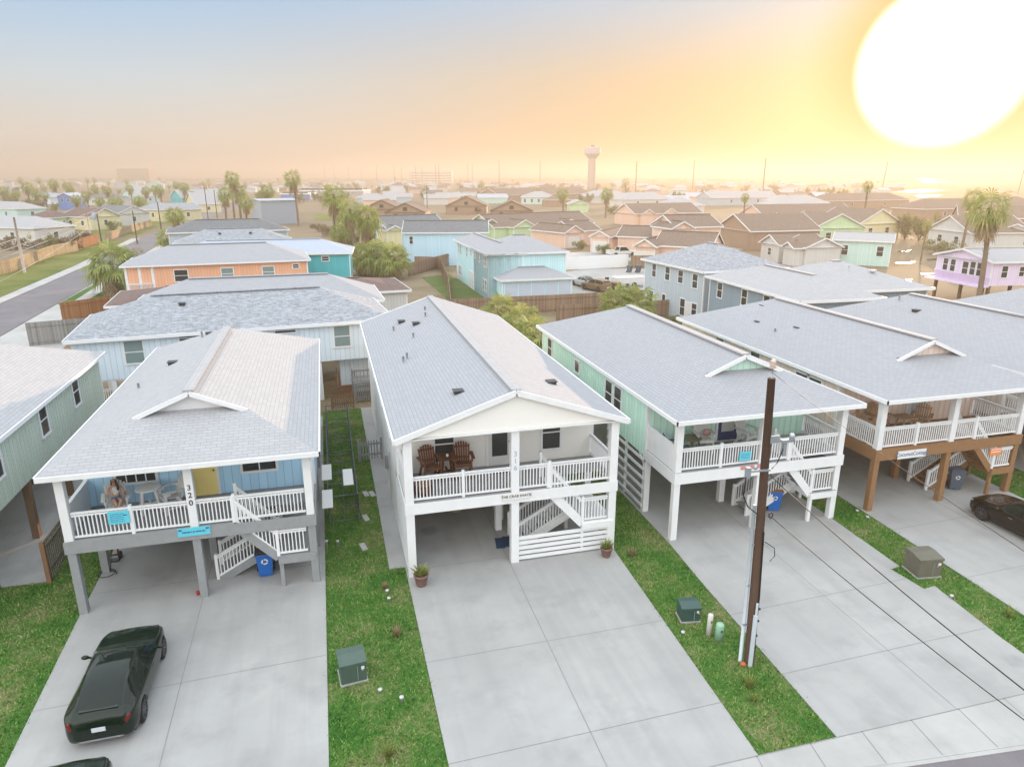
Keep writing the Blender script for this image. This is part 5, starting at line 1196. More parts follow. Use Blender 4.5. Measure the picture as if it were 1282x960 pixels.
# water tower
b = at(740, 243); D_ = b.length; k = D_/908
wt_ = empty('water_tower', (b.x, b.y, -.06), 0, 'pale water tower with a wide tank on a single thick column on the horizon', 'water tower')
M_TOWER = paint('water_tower_paint', (.40, .38, .42), .6)
zt = lambda y: CAM_H+(220.5-y)*k
m = MB(); m.lathe([(5.2*k, 0), (4.9*k, 6), (4.8*k, zt(202)), (4.8*k, zt(200))], 28); m.build('column', paint('water_tower_column', (.42, .36, .33), .6), wt_)
m = MB(); m.lathe([(4.7*k, zt(200.2)), (7.2*k, zt(197.2)), (9.7*k, zt(194.5)), (9.9*k, zt(193.8)), (9.9*k, zt(187.2)), (9.5*k, zt(186.6)), (0.5*k, zt(185.8))], 32, smooth=False); m.build('tank', M_TOWER, wt_)
m = MB(); m.box(-2*k, -1*k, zt(186), 2*k, 1*k, zt(184.6)); m.tube([(0, 0, zt(186)), (0, 0, zt(182.5))], .18*k, 5); m.tube([(2.5*k, 0, zt(186)), (2.5*k, 0, zt(183.5))], .15*k, 5); m.build('antennas', M_DKSTEEL, wt_)
# ---------------------------------------------------------------- porch furniture
M_CHW = paint('white_chair', (.70, .70, .69), .45); M_CHBR = wood('brown_chair_slats', (.17, .075, .045), .085, .2); M_CHT = wood('tan_chair_slats', (.42, .27, .17), .085, .2); M_CHNV = paint('navy_chair', (.02, .05, .18), .4)
M_CHAIRW = wood('white_chair_slats', (.70, .69, .68), .085, .04)
def adirondack(mat, seat=.58, name='adirondack_chair'):
    """high-seated slatted chair with wide arms and a rounded fan back; faces -y"""
    r = empty(name, (0, 0, 0)); s = MB()
    for k in range(6): y = -.26+k*.092; s.box(-.27, y, seat-.008*k*2, .27, y+.08, seat+.022-.008*k*2)
    s.build('seat', mat, r)
    b = MB(); ca, sa = math.cos(R(17)), math.sin(R(17))
    for k in range(7):
        x = -.255+k*.085; hh = .80-.9*(x)**2*2.2
        p = Vector((x, .26, seat-.1)); q = p+Vector((x*.12, sa*hh, ca*hh)); b.bar(p, q, .074, .02, up=(0, 1, 0))
    for z in (.18, .58): b.bar((-.27, .29+sa*z+.02, seat-.1+ca*z), (.27, .29+sa*z+.02, seat-.1+ca*z), .03, .07)
    b.build('backrest', mat, r)
    for sx in (-1, 1):
        a = MB(); a.box(sx*.30, -.34, seat+.24, sx*.43, .40, seat+.265); a.box(sx*.33, -.30, seat+.12, sx*.36, -.10, seat+.24); a.build('armrest', mat, r)
        l = MB(); l.box(sx*.29, -.30, 0, sx*.33, -.21, seat+.24); l.build('leg', mat, r)
        l = MB(); l.bar((sx*.31, .10, seat), (sx*.31, .46, 0), .04, .09, up=(0, 1, 0)); l.box(sx*.29, .28, seat+.16, sx*.33, .34, seat+.24); l.build('leg', mat, r)
        st = MB(); st.box(sx*.295, -.25, .18, sx*.325, .33, .24); st.build('stretcher', mat, r)
    f = MB(); f.box(-.29, -.30, .16, .29, -.25, .22); f.box(-.3, -.3, seat-.1, .3, -.27, seat); f.build('foot_rest', mat, r)
    return r
def bar_table(mat, rad, h, square=False, name='porch_table'):
    r = empty(name, (0, 0, 0)); m = MB()
    if square: m.box(-rad, -rad, h-.04, rad, rad, h)
    else: m.lathe([(0, h-.04), (rad-.02, h-.04), (rad, h-.02), (rad, h-.005), (rad-.02, h), (0, h)], 24)
    m.build('table_top', mat, r)
    for sx in (-1, 1):
        for sy in (-1, 1):
            l = MB(); l.bar((sx*rad*.45, sy*rad*.45, h-.04), (sx*rad*.72, sy*rad*.72, 0), .07, .07); l.build('leg', mat, r)
    m = MB(); m.box(-rad*.6, -.03, h*.3, rad*.6, .03, h*.3+.06); m.box(-.03, -rad*.6, h*.3+.06, .03, rad*.6, h*.3+.12); m.build('stretcher', mat, r); return r
def put(o, x, y, z, rz, label, cat, group=None): place(o, (x, y, z), rz); return tag(o, label, cat, group)
DK1, DK2, DK3, DK4 = 2.66, 2.88, 2.88, 2.82
# light blue house
cw = adirondack(M_CHAIRW); p = at(143, 634, DK1+.6)
put(cw, -7.42, Y1+1.35, DK1, R(14), 'white slatted chair with the seated person on it, light blue house porch', 'chair', 'white porch chairs')
c2 = copy_tree(cw); put(c2, -5.78, Y1+1.55, DK1, R(-62), 'empty white slatted chair right of the round white table on the light blue house porch', 'chair', 'white porch chairs')
bt = bar_table(M_CHW, .42, .88); put(bt, -6.5, Y1+1.72, DK1, .3, 'tall round white table between the white chairs on the light blue house porch', 'table')
# white house
cb = adirondack(M_CHBR, .62); put(cb, 2.95+.25, Y2+1.75, DK2, R(12), 'brown slatted chair left of the table on the white house porch', 'chair', 'brown porch chairs')
c3 = copy_tree(cb); put(c3, 4.42, Y2+1.75, DK2, R(-4), 'brown slatted chair right of the table on the white house porch', 'chair', 'brown porch chairs')
bt2 = bar_table(M_DKWOOD, .36, .88, True); put(bt2, 3.82, Y2+1.85, DK2, .05, 'tall square dark brown table between the brown chairs on the white house porch', 'table')
m = MB(); m.lathe([(.035, 0), (.045, .02), (.05, .1), (.03, .1)], 10); o = m.build('cup', M_CHW); o.location = (3.85, Y2+1.8, DK2+.88); tag(o, 'small white cup standing on the square dark brown table', 'cup')
pf_ = empty('wicker_pouf', (2.78, Y2+.75, DK2), 0, 'low brown wicker pouf at the left corner of the white house porch', 'pouf'); m = MB(); m.lathe([(.22, 0), (.33, .06), (.36, .18), (.33, .3), (.26, .34), (0, .35)], 18); m.build('base', M_CHBR, pf_)
m = MB(); m.lathe([(.0, .35), (.28, .35), (.31, .39), (.27, .43), (0, .44)], 18); m.build('cushion', M_TANW, pf_)
m = MB(); m.box(0, 0, 0, .95, .55, .018); o = m.build('doormat', paint('dark_mat', (.05, .07, .10), .9)); o.location = (5.6, Y2+1.7, DK2); tag(o, 'dark doormat in front of the white house door', 'doormat')
# mint house
cn = adirondack(M_CHNV, .42); put(cn, 13.0, Y3+1.35, DK3, R(75), 'navy blue slatted chair at the left end of the mint house porch', 'chair')
bt3 = bar_table(paint('olive_metal', (.13, .13, .08), .4), .42, .74); put(bt3, 13.85, Y3+1.6, DK3, .2, 'round dark olive table beside the navy chair on the mint house porch', 'table')
c4 = copy_tree(cw); put(c4, 14.5, Y3+1.75, DK3, R(-10), 'white slatted chair with a pink cushion beside the navy door of the mint house', 'chair', 'white porch chairs')
m = MB(); m.ball((0, 0, 0), .19, .08, .16, 10, 6); o = m.build('cushion', paint('pink_cushion', (.42, .24, .22), .8)); o.location = (14.72, Y3+1.88, DK3+.76); tag(o, 'small dusky pink cushion on the white chair beside the navy door', 'cushion')
c5 = copy_tree(cw); put(c5, 16.5, Y3+1.7, DK3, R(18), 'white slatted chair right of the navy door, half behind the utility pole', 'chair', 'white porch chairs')
# pink house
ct = adirondack(M_CHT, .60)
put(ct, 22.35, Y4+1.5, DK4, R(35), 'tan slatted chair at the left end of the pink house porch', 'chair', 'tan porch chairs')
for x, y, a, lab in ((23.35, Y4+1.9, R(6), 'tan slatted chair left of the pink house door'), (25.05, Y4+1.3, R(-50), 'tan slatted chair right of the square tan table')):
    c = copy_tree(ct); put(c, x, y, DK4, a, lab, 'chair', 'tan porch chairs')
bt4 = bar_table(M_CHT, .38, .80, True); put(bt4, 24.25, Y4+1.4, DK4, 0, 'square tan table between the tan chairs on the pink house porch', 'table')

# ---------------------------------------------------------------- signs
M_TURQ = paint('turquoise_sign', (.12, .55, .68), .5, .04); M_SIGNW = paint('white_sign', (.72, .72, .70), .5, .04); M_NAVYT = paint('navy_lettering', (.03, .07, .22), .5); M_INK = paint('dark_brown_lettering', (.035, .02, .015), .6); M_ORS = paint('orange_sign', (.80, .25, .07), .5, .05)
def sign(label, x, y, z, w, h, mat, rx=0.0):
    r = empty('sign', (x, y, z), 0, label, 'sign', 'porch signs'); m = MB(); m.box(-w/2, -.015, -h/2, w/2, .01, h/2); m.build('board', mat, r, .004); return r
def strokes(r, rows, mat, w, h, name='lettering', seed=1):
    """lettering too small to read in the photograph: rows of short strokes"""
    rr = random.Random(seed); m = MB()
    for z, x0, x1, t in rows:
        x = x0
        while x < x1:
            L = rr.uniform(.03, .07); m.box(x, -.02, z-t/2, min(x+L, x1), -.0155, z+t/2); x += L+rr.uniform(.012, .03)
    return m.build(name, mat, r)
yb1 = Y1-.05
a_ = aty(148.5, 648, Y1+.02)
s1 = sign('square turquoise notice with lines of small lettering on the light blue house railing', a_.x, Y1+.04, a_.z, .62, .44, M_TURQ)
strokes(s1, [(.13-.065*k, -.24, .16 if k != 1 else .1, .018) for k in range(5)], M_NAVYT, .6, .4); m = MB(); m.box(.13, -.02, .06, .25, -.0155, .09); m.build('emblem', M_NAVYT, s1)
a_ = aty(243, 665, Y1-.05)
s2 = sign('wide turquoise name board with a dark star on the light blue house deck beam', a_.x, Y1-.05, a_.z, 1.0, .30, M_TURQ)
strokes(s2, [(0, -.36, -.07, .05), (0, .07, .36, .05)], M_NAVYT, 1, .3, seed=4); m = MB()
for k in range(5):
    a = math.pi/2+k*2*math.pi/5; m.poly([(0, -.021, 0), (.05*math.cos(a-.45)*.5, -.021, .05*math.sin(a-.45)*.5), (.055*math.cos(a), -.021, .055*math.sin(a)), (.05*math.cos(a+.45)*.5, -.021, .05*math.sin(a+.45)*.5)])
m.build('star', M_NAVYT, s2)
for sx in (-1, 1): m = MB(); m.box(sx*.37, -.02, .06, sx*.47, -.0155, .11); m.build('emblem', M_NAVYT, s2)
a_ = aty(646.5, 620.5, Y2-.06)
s3 = sign('white board reading THE CRAB SHACK on the white house deck beam', a_.x, Y2-.07, a_.z, 1.02, .26, M_SIGNW)
text_obj('lettering', 'THE CRAB SHACK', .14, M_INK, s3, Matrix.Translation((0, -.018, 0)) @ FRONT, .003)
a_ = aty(933, 571, Y3+.02)
s4 = sign('square turquoise notice on the mint house railing left of the utility pole', a_.x, Y3+.03, a_.z, .50, .38, M_TURQ)
strokes(s4, [(.10-.06*k, -.19, .19, .016) for k in range(4)], M_NAVYT, .5, .38, seed=9)
a_ = aty(941, 584.5, Y3-.05)
sign('narrow faded red board on the mint house deck beam half behind the utility pole', a_.x, Y3-.05, a_.z, .95, .14, paint('faded_red_board', (.62, .22, .20), .6))
a_ = aty(1141.5, 567, Y4-.06)
s5 = sign('long white board reading Coconut Cottage on the pink house deck beam', a_.x, Y4-.07, a_.z-.03, 1.45, .36, M_SIGNW)
text_obj('lettering', 'CoconutCottage', .24, paint('blue_grey_lettering', (.10, .17, .30), .6), s5, Matrix.Translation((0, -.018, .01)) @ FRONT, .003)
a_ = aty(1246, 565, Y4+.0)
s6 = sign('orange banner hanging on the landing railing of the pink house', a_.x, Y4-.02, a_.z, .62, .34, M_ORS)
m = MB(); m.box(-.28, -.02, -.02, .28, -.0155, .02); m.box(-.28, -.02, .10, .28, -.0155, .13); m.build('lettering', M_SIGNW, s6)

# ---------------------------------------------------------------- bins, boxes, pots, lawn bits
def wheelie(mat, label, x, y, rz, lidm=None, open_lid=False):
    r = empty('recycling_bin', (x, y, 0), rz, label, 'bin', 'wheeled bins'); m = MB()
    b, t = (.22, .25), (.29, .36); z0, z1 = .05, .95
    q = [(-b[0], -b[1], z0), (b[0], -b[1], z0), (b[0], b[1], z0), (-b[0], b[1], z0)]; u = [(-t[0], -t[1], z1), (t[0], -t[1], z1), (t[0], t[1], z1), (-t[0], t[1], z1)]
    m.poly(q[::-1]); m.poly(u)
    for k in range(4): m.poly([q[k], q[(k+1)%4], u[(k+1)%4], u[k]])
    m.box(-.31, -.38, .90, .31, .38, .955); m.build('body', mat, r, .015)
    m = MB(); m.box(-.32, -.40, .96, .32, .38, 1.0); m.box(-.26, -.33, 1.0, .26, .3, 1.04); m.build('lid', lidm or mat, r, .02)
    m = MB(); m.tube([(-.25, .42, .92), (.25, .42, .92)], .02, 8); m.box(-.27, .36, .88, -.23, .43, .95); m.box(.23, .36, .88, .27, .43, .95); m.build('handle', mat, r)
    for sx in (-1, 1): m = MB(); m.tube([(sx*.24, .27, .13), (sx*.31, .27, .13)], .13, 14); m.build('wheel', M_BLACK, r)
    return r
M_BINB = paint('blue_bin_plastic', (.015, .13, .46), .4, .08); M_BING = paint('grey_blue_bin_plastic', (.09, .115, .15), .45, .1)
p = at(333, 722); b1 = wheelie(M_BINB, 'blue recycling bin with a white ring mark under the light blue house stairs', p.x, p.y+.25, R(4), M_DKSTEEL)
def ring(parent, z, rad, y):
    m = MB(); n = 18
    for k in range(n):
        if k % 6 == 5: continue
        a, b = 2*math.pi*k/n, 2*math.pi*(k+1)/n; m.poly([(rad*math.cos(a), y(z+rad*math.sin(a)), z+rad*math.sin(a)), (rad*math.cos(b), y(z+rad*math.sin(b)), z+rad*math.sin(b)), (rad*.55*math.cos(b), y(z+rad*.55*math.sin(b)), z+rad*.55*math.sin(b)), (rad*.55*math.cos(a), y(z+rad*.55*math.sin(a)), z+rad*.55*math.sin(a))])
    m.build('recycling_mark', M_SIGNW, parent)
yf = lambda z: -(.25+.11*(z-.05)/.9)-.012
ring(b1, .66, .12, yf)
p = at(968, 638); b2 = wheelie(M_BINB, 'blue recycling bin behind the utility pole under the mint house stairs', p.x, p.y+.1, R(-20), M_BROWNB); ring(b2, .66, .1, yf)
p = at(1197, 613); b3 = wheelie(M_BING, 'grey-blue wheeled bin under the pink house stairs', p.x, p.y+.2, R(-25)); ring(b3, .66, .1, yf)
for k, x in enumerate((788, 799, 811)):
    p = at(x, 341); wheelie(M_BING, 'grey wheeled bin in front of the brown fence panel, %s of three' % ('left', 'middle', 'right')[k], p.x, p.y, R(30))
def xfmr(label, x, y, rz, w, d, h, mat, rust=False):
    r = empty('transformer_box', (x, y, -.03), rz, label, 'utility box', 'green utility boxes'); m = MB(); m.box(-w/2-.03, -d/2-.03, 0, w/2+.03, d/2+.03, .05); m.build('pad', M_CONC2, r)
    m = MB(); m.box(-w/2, -d/2, .05, w/2, d/2, h-.08); m.build('body', mat, r, .012)
    m = MB(); a, b = w/2+.025, d/2+.025; z0, z1 = h-.12, h-.04; q = [(-a, -b, z0), (a, -b, z0), (a, b, z0), (-a, b, z0)]; u = [(-a, -b, z1), (a, -b, z1), (a, b*.2, h+.03), (a, b, h), (-a, b, h), (-a, b*.2, h+.03)]
    m.poly(q[::-1]); m.poly([u[0], u[1], u[2], u[5]]); m.poly([u[5], u[2], u[3], u[4]]); m.poly([q[0], q[1], u[1], u[0]]); m.poly([q[1], q[2], u[3], u[2], u[1]]); m.poly([q[2], q[3], u[4], u[3]]); m.poly([q[3], q[0], u[0], u[5], u[4]]); m.build('lid', mat, r, .01)
    m = MB(); m.box(.10, -d/2-.014, .1, .12, -d/2-.002, h-.15); m.box(.22, -d/2-.03, h*.55, .28, -d/2-.002, h*.62); m.build('latch', M_STEEL, r)
    m = MB(); m.box(.3*w, -d/2-.02, h*.62, .42*w, -d/2-.003, h*.74); m.build('sticker', M_SIGNW, r)
    return r
M_UGRN = paint('green_utility_enamel', (.065, .105, .085), .5, .25, 3); M_UGRN2 = paint('dark_green_utility_enamel', (.04, .085, .075), .45, .2, 3); M_UOLV = paint('weathered_olive_enamel', (.13, .125, .095), .7, .3, 3)
xfmr('dark green transformer box on the lawn strip left of the white house driveway', -.13, 17.45, R(6), .72, .70, .72, M_UGRN)
xfmr('small dark green utility box beside two short posts near the utility pole', 10.58, 17.45, R(-10), .60, .52, .58, M_UGRN2)
xfmr('large olive transformer box on the lawn strip right of the mint house driveway', 20.15, 17.75, R(-8), .88, .82, .80, M_UOLV)
def pedestal(label, x, y, h, r_, mat, tilt):
    e = empty('utility_pedestal', (x, y, -.04), 0, label, 'post'); e.rotation_euler = (R(tilt[0]), R(tilt[1]), 0); m = MB(); m.lathe([(r_, 0), (r_, h-.05), (r_*.8, h-.01), (0, h)], 16); m.build('tube', mat, e)
    m = MB(); m.box(-.03, -r_-.008, h*.6, .03, -r_+.004, h*.72); m.build('tag', M_TANW if mat is not M_UPG else M_UGRN, e); return e
M_UPG = paint('pale_green_plastic', (.27, .46, .34), .5)
pedestal('short white post leaning beside the small dark green utility box', 10.78, 16.5, .72, .085, paint('white_post_plastic', (.60, .58, .56), .5), (-6, 6))
pedestal('short pale green post right of the short white post', 10.95, 16.2, .62, .125, M_UPG, (3, 0))
def pot(label, x, y, s):
    r = empty('potted_plant', (x, y, 0), 0, label, 'potted plant', 'terracotta pots by the driveway'); r.scale = (s, s, s); m = MB(); m.lathe([(.14, 0), (.155, .04), (.2, .3), (.225, .31), (.225, .37), (.19, .37), (.18, .33), (0, .33)], 20); m.build('pot', paint('terracotta', (.20, .12, .10), .8, .25, 6), r)
    m = MB(); rr = random.Random(int(x*10)); 
    for k in range(60):
        a = rr.uniform(0, 6.28); t = rr.uniform(.15, 1.0); d = Vector((math.cos(a)*t, math.sin(a)*t, 1)).normalized(); L = rr.uniform(.2, .38); o = Vector((math.cos(a)*.1*t, math.sin(a)*.1*t, .33)); w = d.cross(Vector((0, 0, 1)))
        w = (w.normalized() if w.length > .01 else Vector((1, 0, 0)))*.022; p1 = o+d*L*.6; p2 = o+d*L+Vector((math.cos(a), math.sin(a), -.5))*.06*t
        i = [m.V(o-w), m.V(o+w), m.V(p1+w), m.V(p1-w), m.V(p2)]; m.F((i[0], i[1], i[2], i[3])); m.F((i[3], i[2], i[4]))
    m.build('leaves', M_FROND, r); return r
pot('terracotta pot with a spiky green plant at the left front post of the white house', 2.42, 21.55, 1.2)
pot('terracotta pot with a small green plant at the right end of the white slat screen', 9.45, 21.68, 1.05)
M_CLNW = paint('white_pvc', (.52, .52, .52), .5)
def stub(label, x, y, h, r_=.055):
    m = MB(); m.lathe([(r_, 0), (r_, h), (r_*1.25, h), (r_*1.25, h+.05), (0, h+.06)], 12); o = m.build('drain_pipe', M_CLNW); o.location = (x, y, -.04); tag(o, label, 'pipe', 'white pipe stubs in the lawn')
for px_, y_, h, lab in ((409, 683, .22, 'white pipe stub by the right edge of the light blue house driveway'), (423, 683, .22, 'white pipe stub beside the pipe frame'), (485, 742, .12, 'upper of two white pipe stubs near the left terracotta pot'), (487, 751, .1, 'lower of two white pipe stubs near the left terracotta pot'), (476, 864, .05, 'flat white pipe cap right of the dark green transformer box'), (503, 877, .14, 'white pipe stub lowest on the lawn strip'),
                      (1073, 640, .06, 'white pipe cap on the lawn strip beside the pink house, left of two'), (1086, 648, .06, 'white pipe cap on the lawn strip beside the pink house, right of two'), (1191, 748, .10, 'white pipe stub right of the olive transformer box'), (855, 792, .05, 'white pipe cap left of the small dark green utility box')):
    p = at(px_, y_); stub(lab, p.x, p.y, h, .05)
def tuft(label, px_, y_, s, mat, seed):
    p = at(px_, y_); rr = random.Random(seed); m = MB()
    for k in range(70):
        a = rr.uniform(0, 6.28); t = rr.uniform(.1, 1); L = s*rr.uniform(.6, 1.1); o = Vector((math.cos(a)*.12*s*t, math.sin(a)*.12*s*t, 0)); d = Vector((math.cos(a)*t, math.sin(a)*t, 1.1)).normalized(); w = Vector((-math.sin(a), math.cos(a), 0))*.018
        m.poly([o-w, o+w, o+d*L])
    o = m.build('weed_tuft', mat); o.location = (p.x, p.y, -.04); tag(o, label, 'weed', 'weeds in the lawn strips')
for a in (('dry yellow weed tuft below the left terracotta pot', 496, 795, .42, M_DEAD, 1), ('pale dry weed tuft right of the right terracotta pot', 792, 695, .42, M_DEAD, 2), ('orange dry weed tuft above the two white pipe stubs', 482, 736, .3, M_DEAD, 3), ('green weed clump at the foot of the lawn strip', 485, 945, .5, M_FROND, 4),
          ('yellow green weed clump below the utility pole', 938, 858, .5, M_FROND, 5), ('small pale weed below the utility pole', 944, 876, .25, M_FROND, 6), ('yellow green weed right of the olive transformer box', 1262, 770, .45, M_FROND, 7)): tuft(*a)
for px_, y_, lab in ((458, 618, 'pale paving stone left of two by the dark picket gate'), (466, 618, 'pale paving stone right of two by the dark picket gate'), (458, 648, 'pale paving stone alone in the lawn strip'), (455, 684, 'pale paving stone lowest in the lawn strip'), ):
    p = at(px_, y_); m = MB(); m.box(-.11, -.28, 0, .11, .28, .05); o = m.build('paving_stone', M_CONC2, None, .01); o.location = (p.x, p.y, -.03); o.rotation_euler = (0, 0, R(12)); tag(o, lab, 'stone', 'loose paving stones')
# shoes / floor mats at the foot of the white house stairs
for k, (px_, y_) in enumerate(((626, 680), (635, 678))):
    p = at(px_, y_); m = MB(); m.box(-.17, -.4, 0, .17, .4, .025); o = m.build('floor_mat', paint('navy_mat', (.015, .05, .11), .9), None, .006); o.location = (p.x, p.y, .002); o.rotation_euler = (0, 0, R(-8)); tag(o, 'dark blue floor mat at the foot of the white house stairs, %s of two' % ('left', 'right')[k], 'mat', 'dark blue floor mats')
m = MB(); m.ball((0, 0, .08), .3, .22, .1, 10, 6); m.ball((.18, .05, .07), .14, .12, .09, 8, 5); o = m.build('leaf_pile', M_DEAD); p = at(571, 640); o.location = (p.x, p.y, .0); tag(o, 'brown heap of leaves on the slab under the white house', 'leaf pile')
m = MB(); m.lathe([(.05, 0), (.06, .12), (.055, .13), (0, .13)], 12); o = m.build('red_cup', paint('red_plastic', (.5, .03, .04), .4)); p = at(248, 744); o.location = (p.x, p.y, .0); tag(o, 'small red cup beside the middle grey post of the light blue house', 'cup')
m = MB(); m.tube([(.3*math.cos(t*.35)*(1+.06*math.sin(t)), .24*math.sin(t*.35), .02+.004*t) for t in range(30)], .014, 6); m.tube([(.1, .1, .05), (.2, .3, .9), (.15, .5, 1.5)], .014, 6); o = m.build('garden_hose', M_BLACK); p = at(133, 722); o.location = (p.x, p.y+.1, .0); tag(o, 'black garden hose coiled behind the left grey post of the light blue house', 'hose')
# red-brown hand cart leaning under the light blue house
hc = empty('hand_cart', (at(142, 700).x, at(142, 700).y, 0), 0, 'dark red hand cart standing under the light blue house', 'hand cart'); m = MB(); m.box(-.22, 0, .0, -.17, .05, 1.35); m.box(.17, 0, 0, .22, .05, 1.35)
for z in (.15, .5, .85, 1.3): m.box(-.2, .0, z, .2, .05, z+.05)
m.build('frame', paint('dark_red_metal', (.10, .02, .018), .5), hc); m = MB(); m.box(-.25, -.25, 0, .25, .05, .03); m.build('toe_plate', M_DKSTEEL, hc)
for sx in (-1, 1): m = MB(); m.tube([(sx*.2, .1, .13), (sx*.27, .1, .13)], .13, 12); m.build('wheel', M_BLACK, hc)
M_PIPE = paint('dark_pipe', (.10, .13, .145), .45, .15, 3, .5)
# steel pipe frame with white panels between the two houses
sf = empty('pipe_frame', (-.62, 27.0, -.04), 0, 'long galvanised pipe frame with cross bars on the grass strip between the houses', 'pipe frame'); HF = 1.25
m = MB()
for x in (0, 1.18):
    for z in (HF, .1): m.tube([(x, 0, z), (x, 12.2, z)], .025, 7)
    m.tube([(x, .0, HF-.08), (x, 12.2, HF-.08)], .018, 6)
m.build('long_rail', M_PIPE, sf)
for y in np.arange(0, 12.3, 2.44):
    m = MB()
    for x in (0, 1.18): m.tube([(x, y, 0), (x, y, HF+.03)], .028, 7)
    m.tube([(0, y, HF), (1.18, y, HF)], .025, 7); m.tube([(0, y, .12), (1.18, y, .12)], .02, 6); m.build('end_frame', M_PIPE, sf)
m = MB()
for y in np.arange(1.22, 12.2, 2.44): m.tube([(0, y, HF), (1.18, y, HF)], .022, 6)
for y in (.35, .7, 1.05): m.tube([(.55, y, .5), (1.18, y, .5)], .015, 6)
m.build('cross_bar', M_PIPE, sf); m = MB(); m.tube([(.6, .2, .1), (.6, 7.0, .1)], .015, 6); m.build('cross_bar', M_PIPE, sf)
for px_, y_, k in ((410, 629, 1), (436, 601, 1), (409, 595, 1), (435, 583, 0), (437, 505, 0)):
    if not k: continue
    p = at(px_, y_, HF); m = MB(); m.box(-.21, -.85, 0, .21, .85, .03)
    o = m.build('white_panel', M_SIGNW, None, .006); o.location = (p.x, p.y+.35, HF-.04+.03); tag(o, {629: 'white panel nearest the driveway end of the pipe frame', 601: 'white panel on the right side of the pipe frame', 595: 'white panel farthest along the left side of the pipe frame'}[y_], 'panel', 'white panels on the pipe frame')

# ---------------------------------------------------------------- the person on the porch
def skin_mesh(name, joints_, bones, mat, parent, sub=2):
    me = bpy.data.meshes.new(name); names = list(joints_); me.from_pydata([joints_[k][0] for k in names], [(names.index(a), names.index(b)) for a, b in bones], [])
    o = mesh_obj(name, me, parent); me.materials.append(mat)
    sk = o.modifiers.new('skin', 'SKIN'); sk.use_smooth_shade = True
    sv = me.skin_vertices.new(name='') if not me.skin_vertices else me.skin_vertices[0]
    for i, k in enumerate(names):
        rd = joints_[k][1]; sv.data[i].radius = rd if isinstance(rd, tuple) else (rd, rd)
    sv.data[0].use_root = True
    ss = o.modifiers.new('sub', 'SUBSURF'); ss.levels = sub; ss.render_levels = sub
    return o
pe = empty('person', (-7.42, Y1+1.38, DK1), R(14), 'person with long dark hair, white top and denim shorts sitting on a white porch chair', 'person')
M_SKIN = paint('skin', (.46, .27, .19), .5, .05); M_HAIR = paint('dark_hair', (.022, .014, .012), .45, .3, 20); M_TOP = paint('white_top', (.68, .66, .64), .8, .05); M_DENIM = paint('denim', (.09, .15, .25), .85, .15, 8); M_SHOE = paint('pale_shoe', (.5, .46, .44), .6); M_LENS = paint('dark_lens', (.01, .01, .012), .15)
SH = .60
J = {'pelvis': ((0, .10, SH+.10), (.135, .10)), 'waist': ((0, .13, SH+.27), (.105, .08)), 'chest': ((0, .14, SH+.43), (.125, .09)), 'neckb': ((0, .13, SH+.55), .055), 'neck': ((0, .115, SH+.62), .045), 'head': ((0, .09, SH+.73), (.075, .088)), 'crown': ((0, .10, SH+.82), (.062, .072)),
     'shL': ((-.165, .14, SH+.50), .05), 'elL': ((-.24, -.02, SH+.30), .038), 'wrL': ((-.13, -.16, SH+.47), .026), 'haL': ((-.055, -.085, SH+.60), (.03, .018)),
     'shR': ((.165, .14, SH+.50), .05), 'elR': ((.26, .06, SH+.27), .038), 'wrR': ((.27, -.17, SH+.29), .026), 'haR': ((.25, -.25, SH+.30), (.03, .016)),
     'hpL': ((-.09, .06, SH+.08), .088), 'knL': ((-.02, -.38, SH+.13), .062), 'anL': ((.06, -.50, SH-.25), .036), 'foL': ((.08, -.60, SH-.30), (.035, .025)), 'toL': ((.09, -.67, SH-.32), (.032, .018)),
     'hpR': ((.09, .06, SH+.08), .088), 'knR': ((.16, -.36, SH+.20), .062), 'anR': ((.02, -.56, SH-.04), .036), 'foR': ((.0, -.66, SH-.06), (.035, .025)), 'toR': ((-.01, -.73, SH-.06), (.032, .018))}
Bn = [('pelvis', 'waist'), ('waist', 'chest'), ('chest', 'neckb'), ('neckb', 'neck'), ('neck', 'head'), ('head', 'crown'), ('chest', 'shL'), ('shL', 'elL'), ('elL', 'wrL'), ('wrL', 'haL'), ('chest', 'shR'), ('shR', 'elR'), ('elR', 'wrR'), ('wrR', 'haR'),
      ('pelvis', 'hpL'), ('hpL', 'knL'), ('knL', 'anL'), ('anL', 'foL'), ('foL', 'toL'), ('pelvis', 'hpR'), ('hpR', 'knR'), ('knR', 'anR'), ('anR', 'foR'), ('foR', 'toR')]
def fingers(hand, d, out):
    d = Vector(d).normalized(); out = Vector(out).normalized(); nrm_ = d.cross(out).normalized(); h = Vector(J[hand][0])
    for k, (L, off) in enumerate(((.068, -.026), (.078, -.009), (.072, .009), (.058, .025))):
        a, b, c = h+out*off, h+out*off+d*L*.6, h+out*off+d*L-nrm_*.018
        J[f'{hand}{k}a'] = (tuple(b), .0085); J[f'{hand}{k}b'] = (tuple(c), .007); Bn.append((hand, f'{hand}{k}a')); Bn.append((f'{hand}{k}a', f'{hand}{k}b'))
    t = h-out*.035+d*.01; J[hand+'t'] = (tuple(t), .010); J[hand+'u'] = (tuple(t+d*.035-out*.012), .008); Bn.append((hand, hand+'t')); Bn.append((hand+'t', hand+'u'))
fingers('haL', (.3, .25, .9), (.9, .1, -.3)); fingers('haR', (.1, -.95, -.25), (-1, -.05, .1))
skin_mesh('body', J, Bn, M_SKIN, pe)
T = {'a': ((0, .115, SH+.20), (.125, .10)), 'b': ((0, .13, SH+.30), (.115, .09)), 'c': ((0, .14, SH+.43), (.14, .102)), 'd': ((0, .135, SH+.50), (.12, .085)), 'l': ((-.13, .14, SH+.50), .062), 'r': ((.13, .14, SH+.50), .062)}
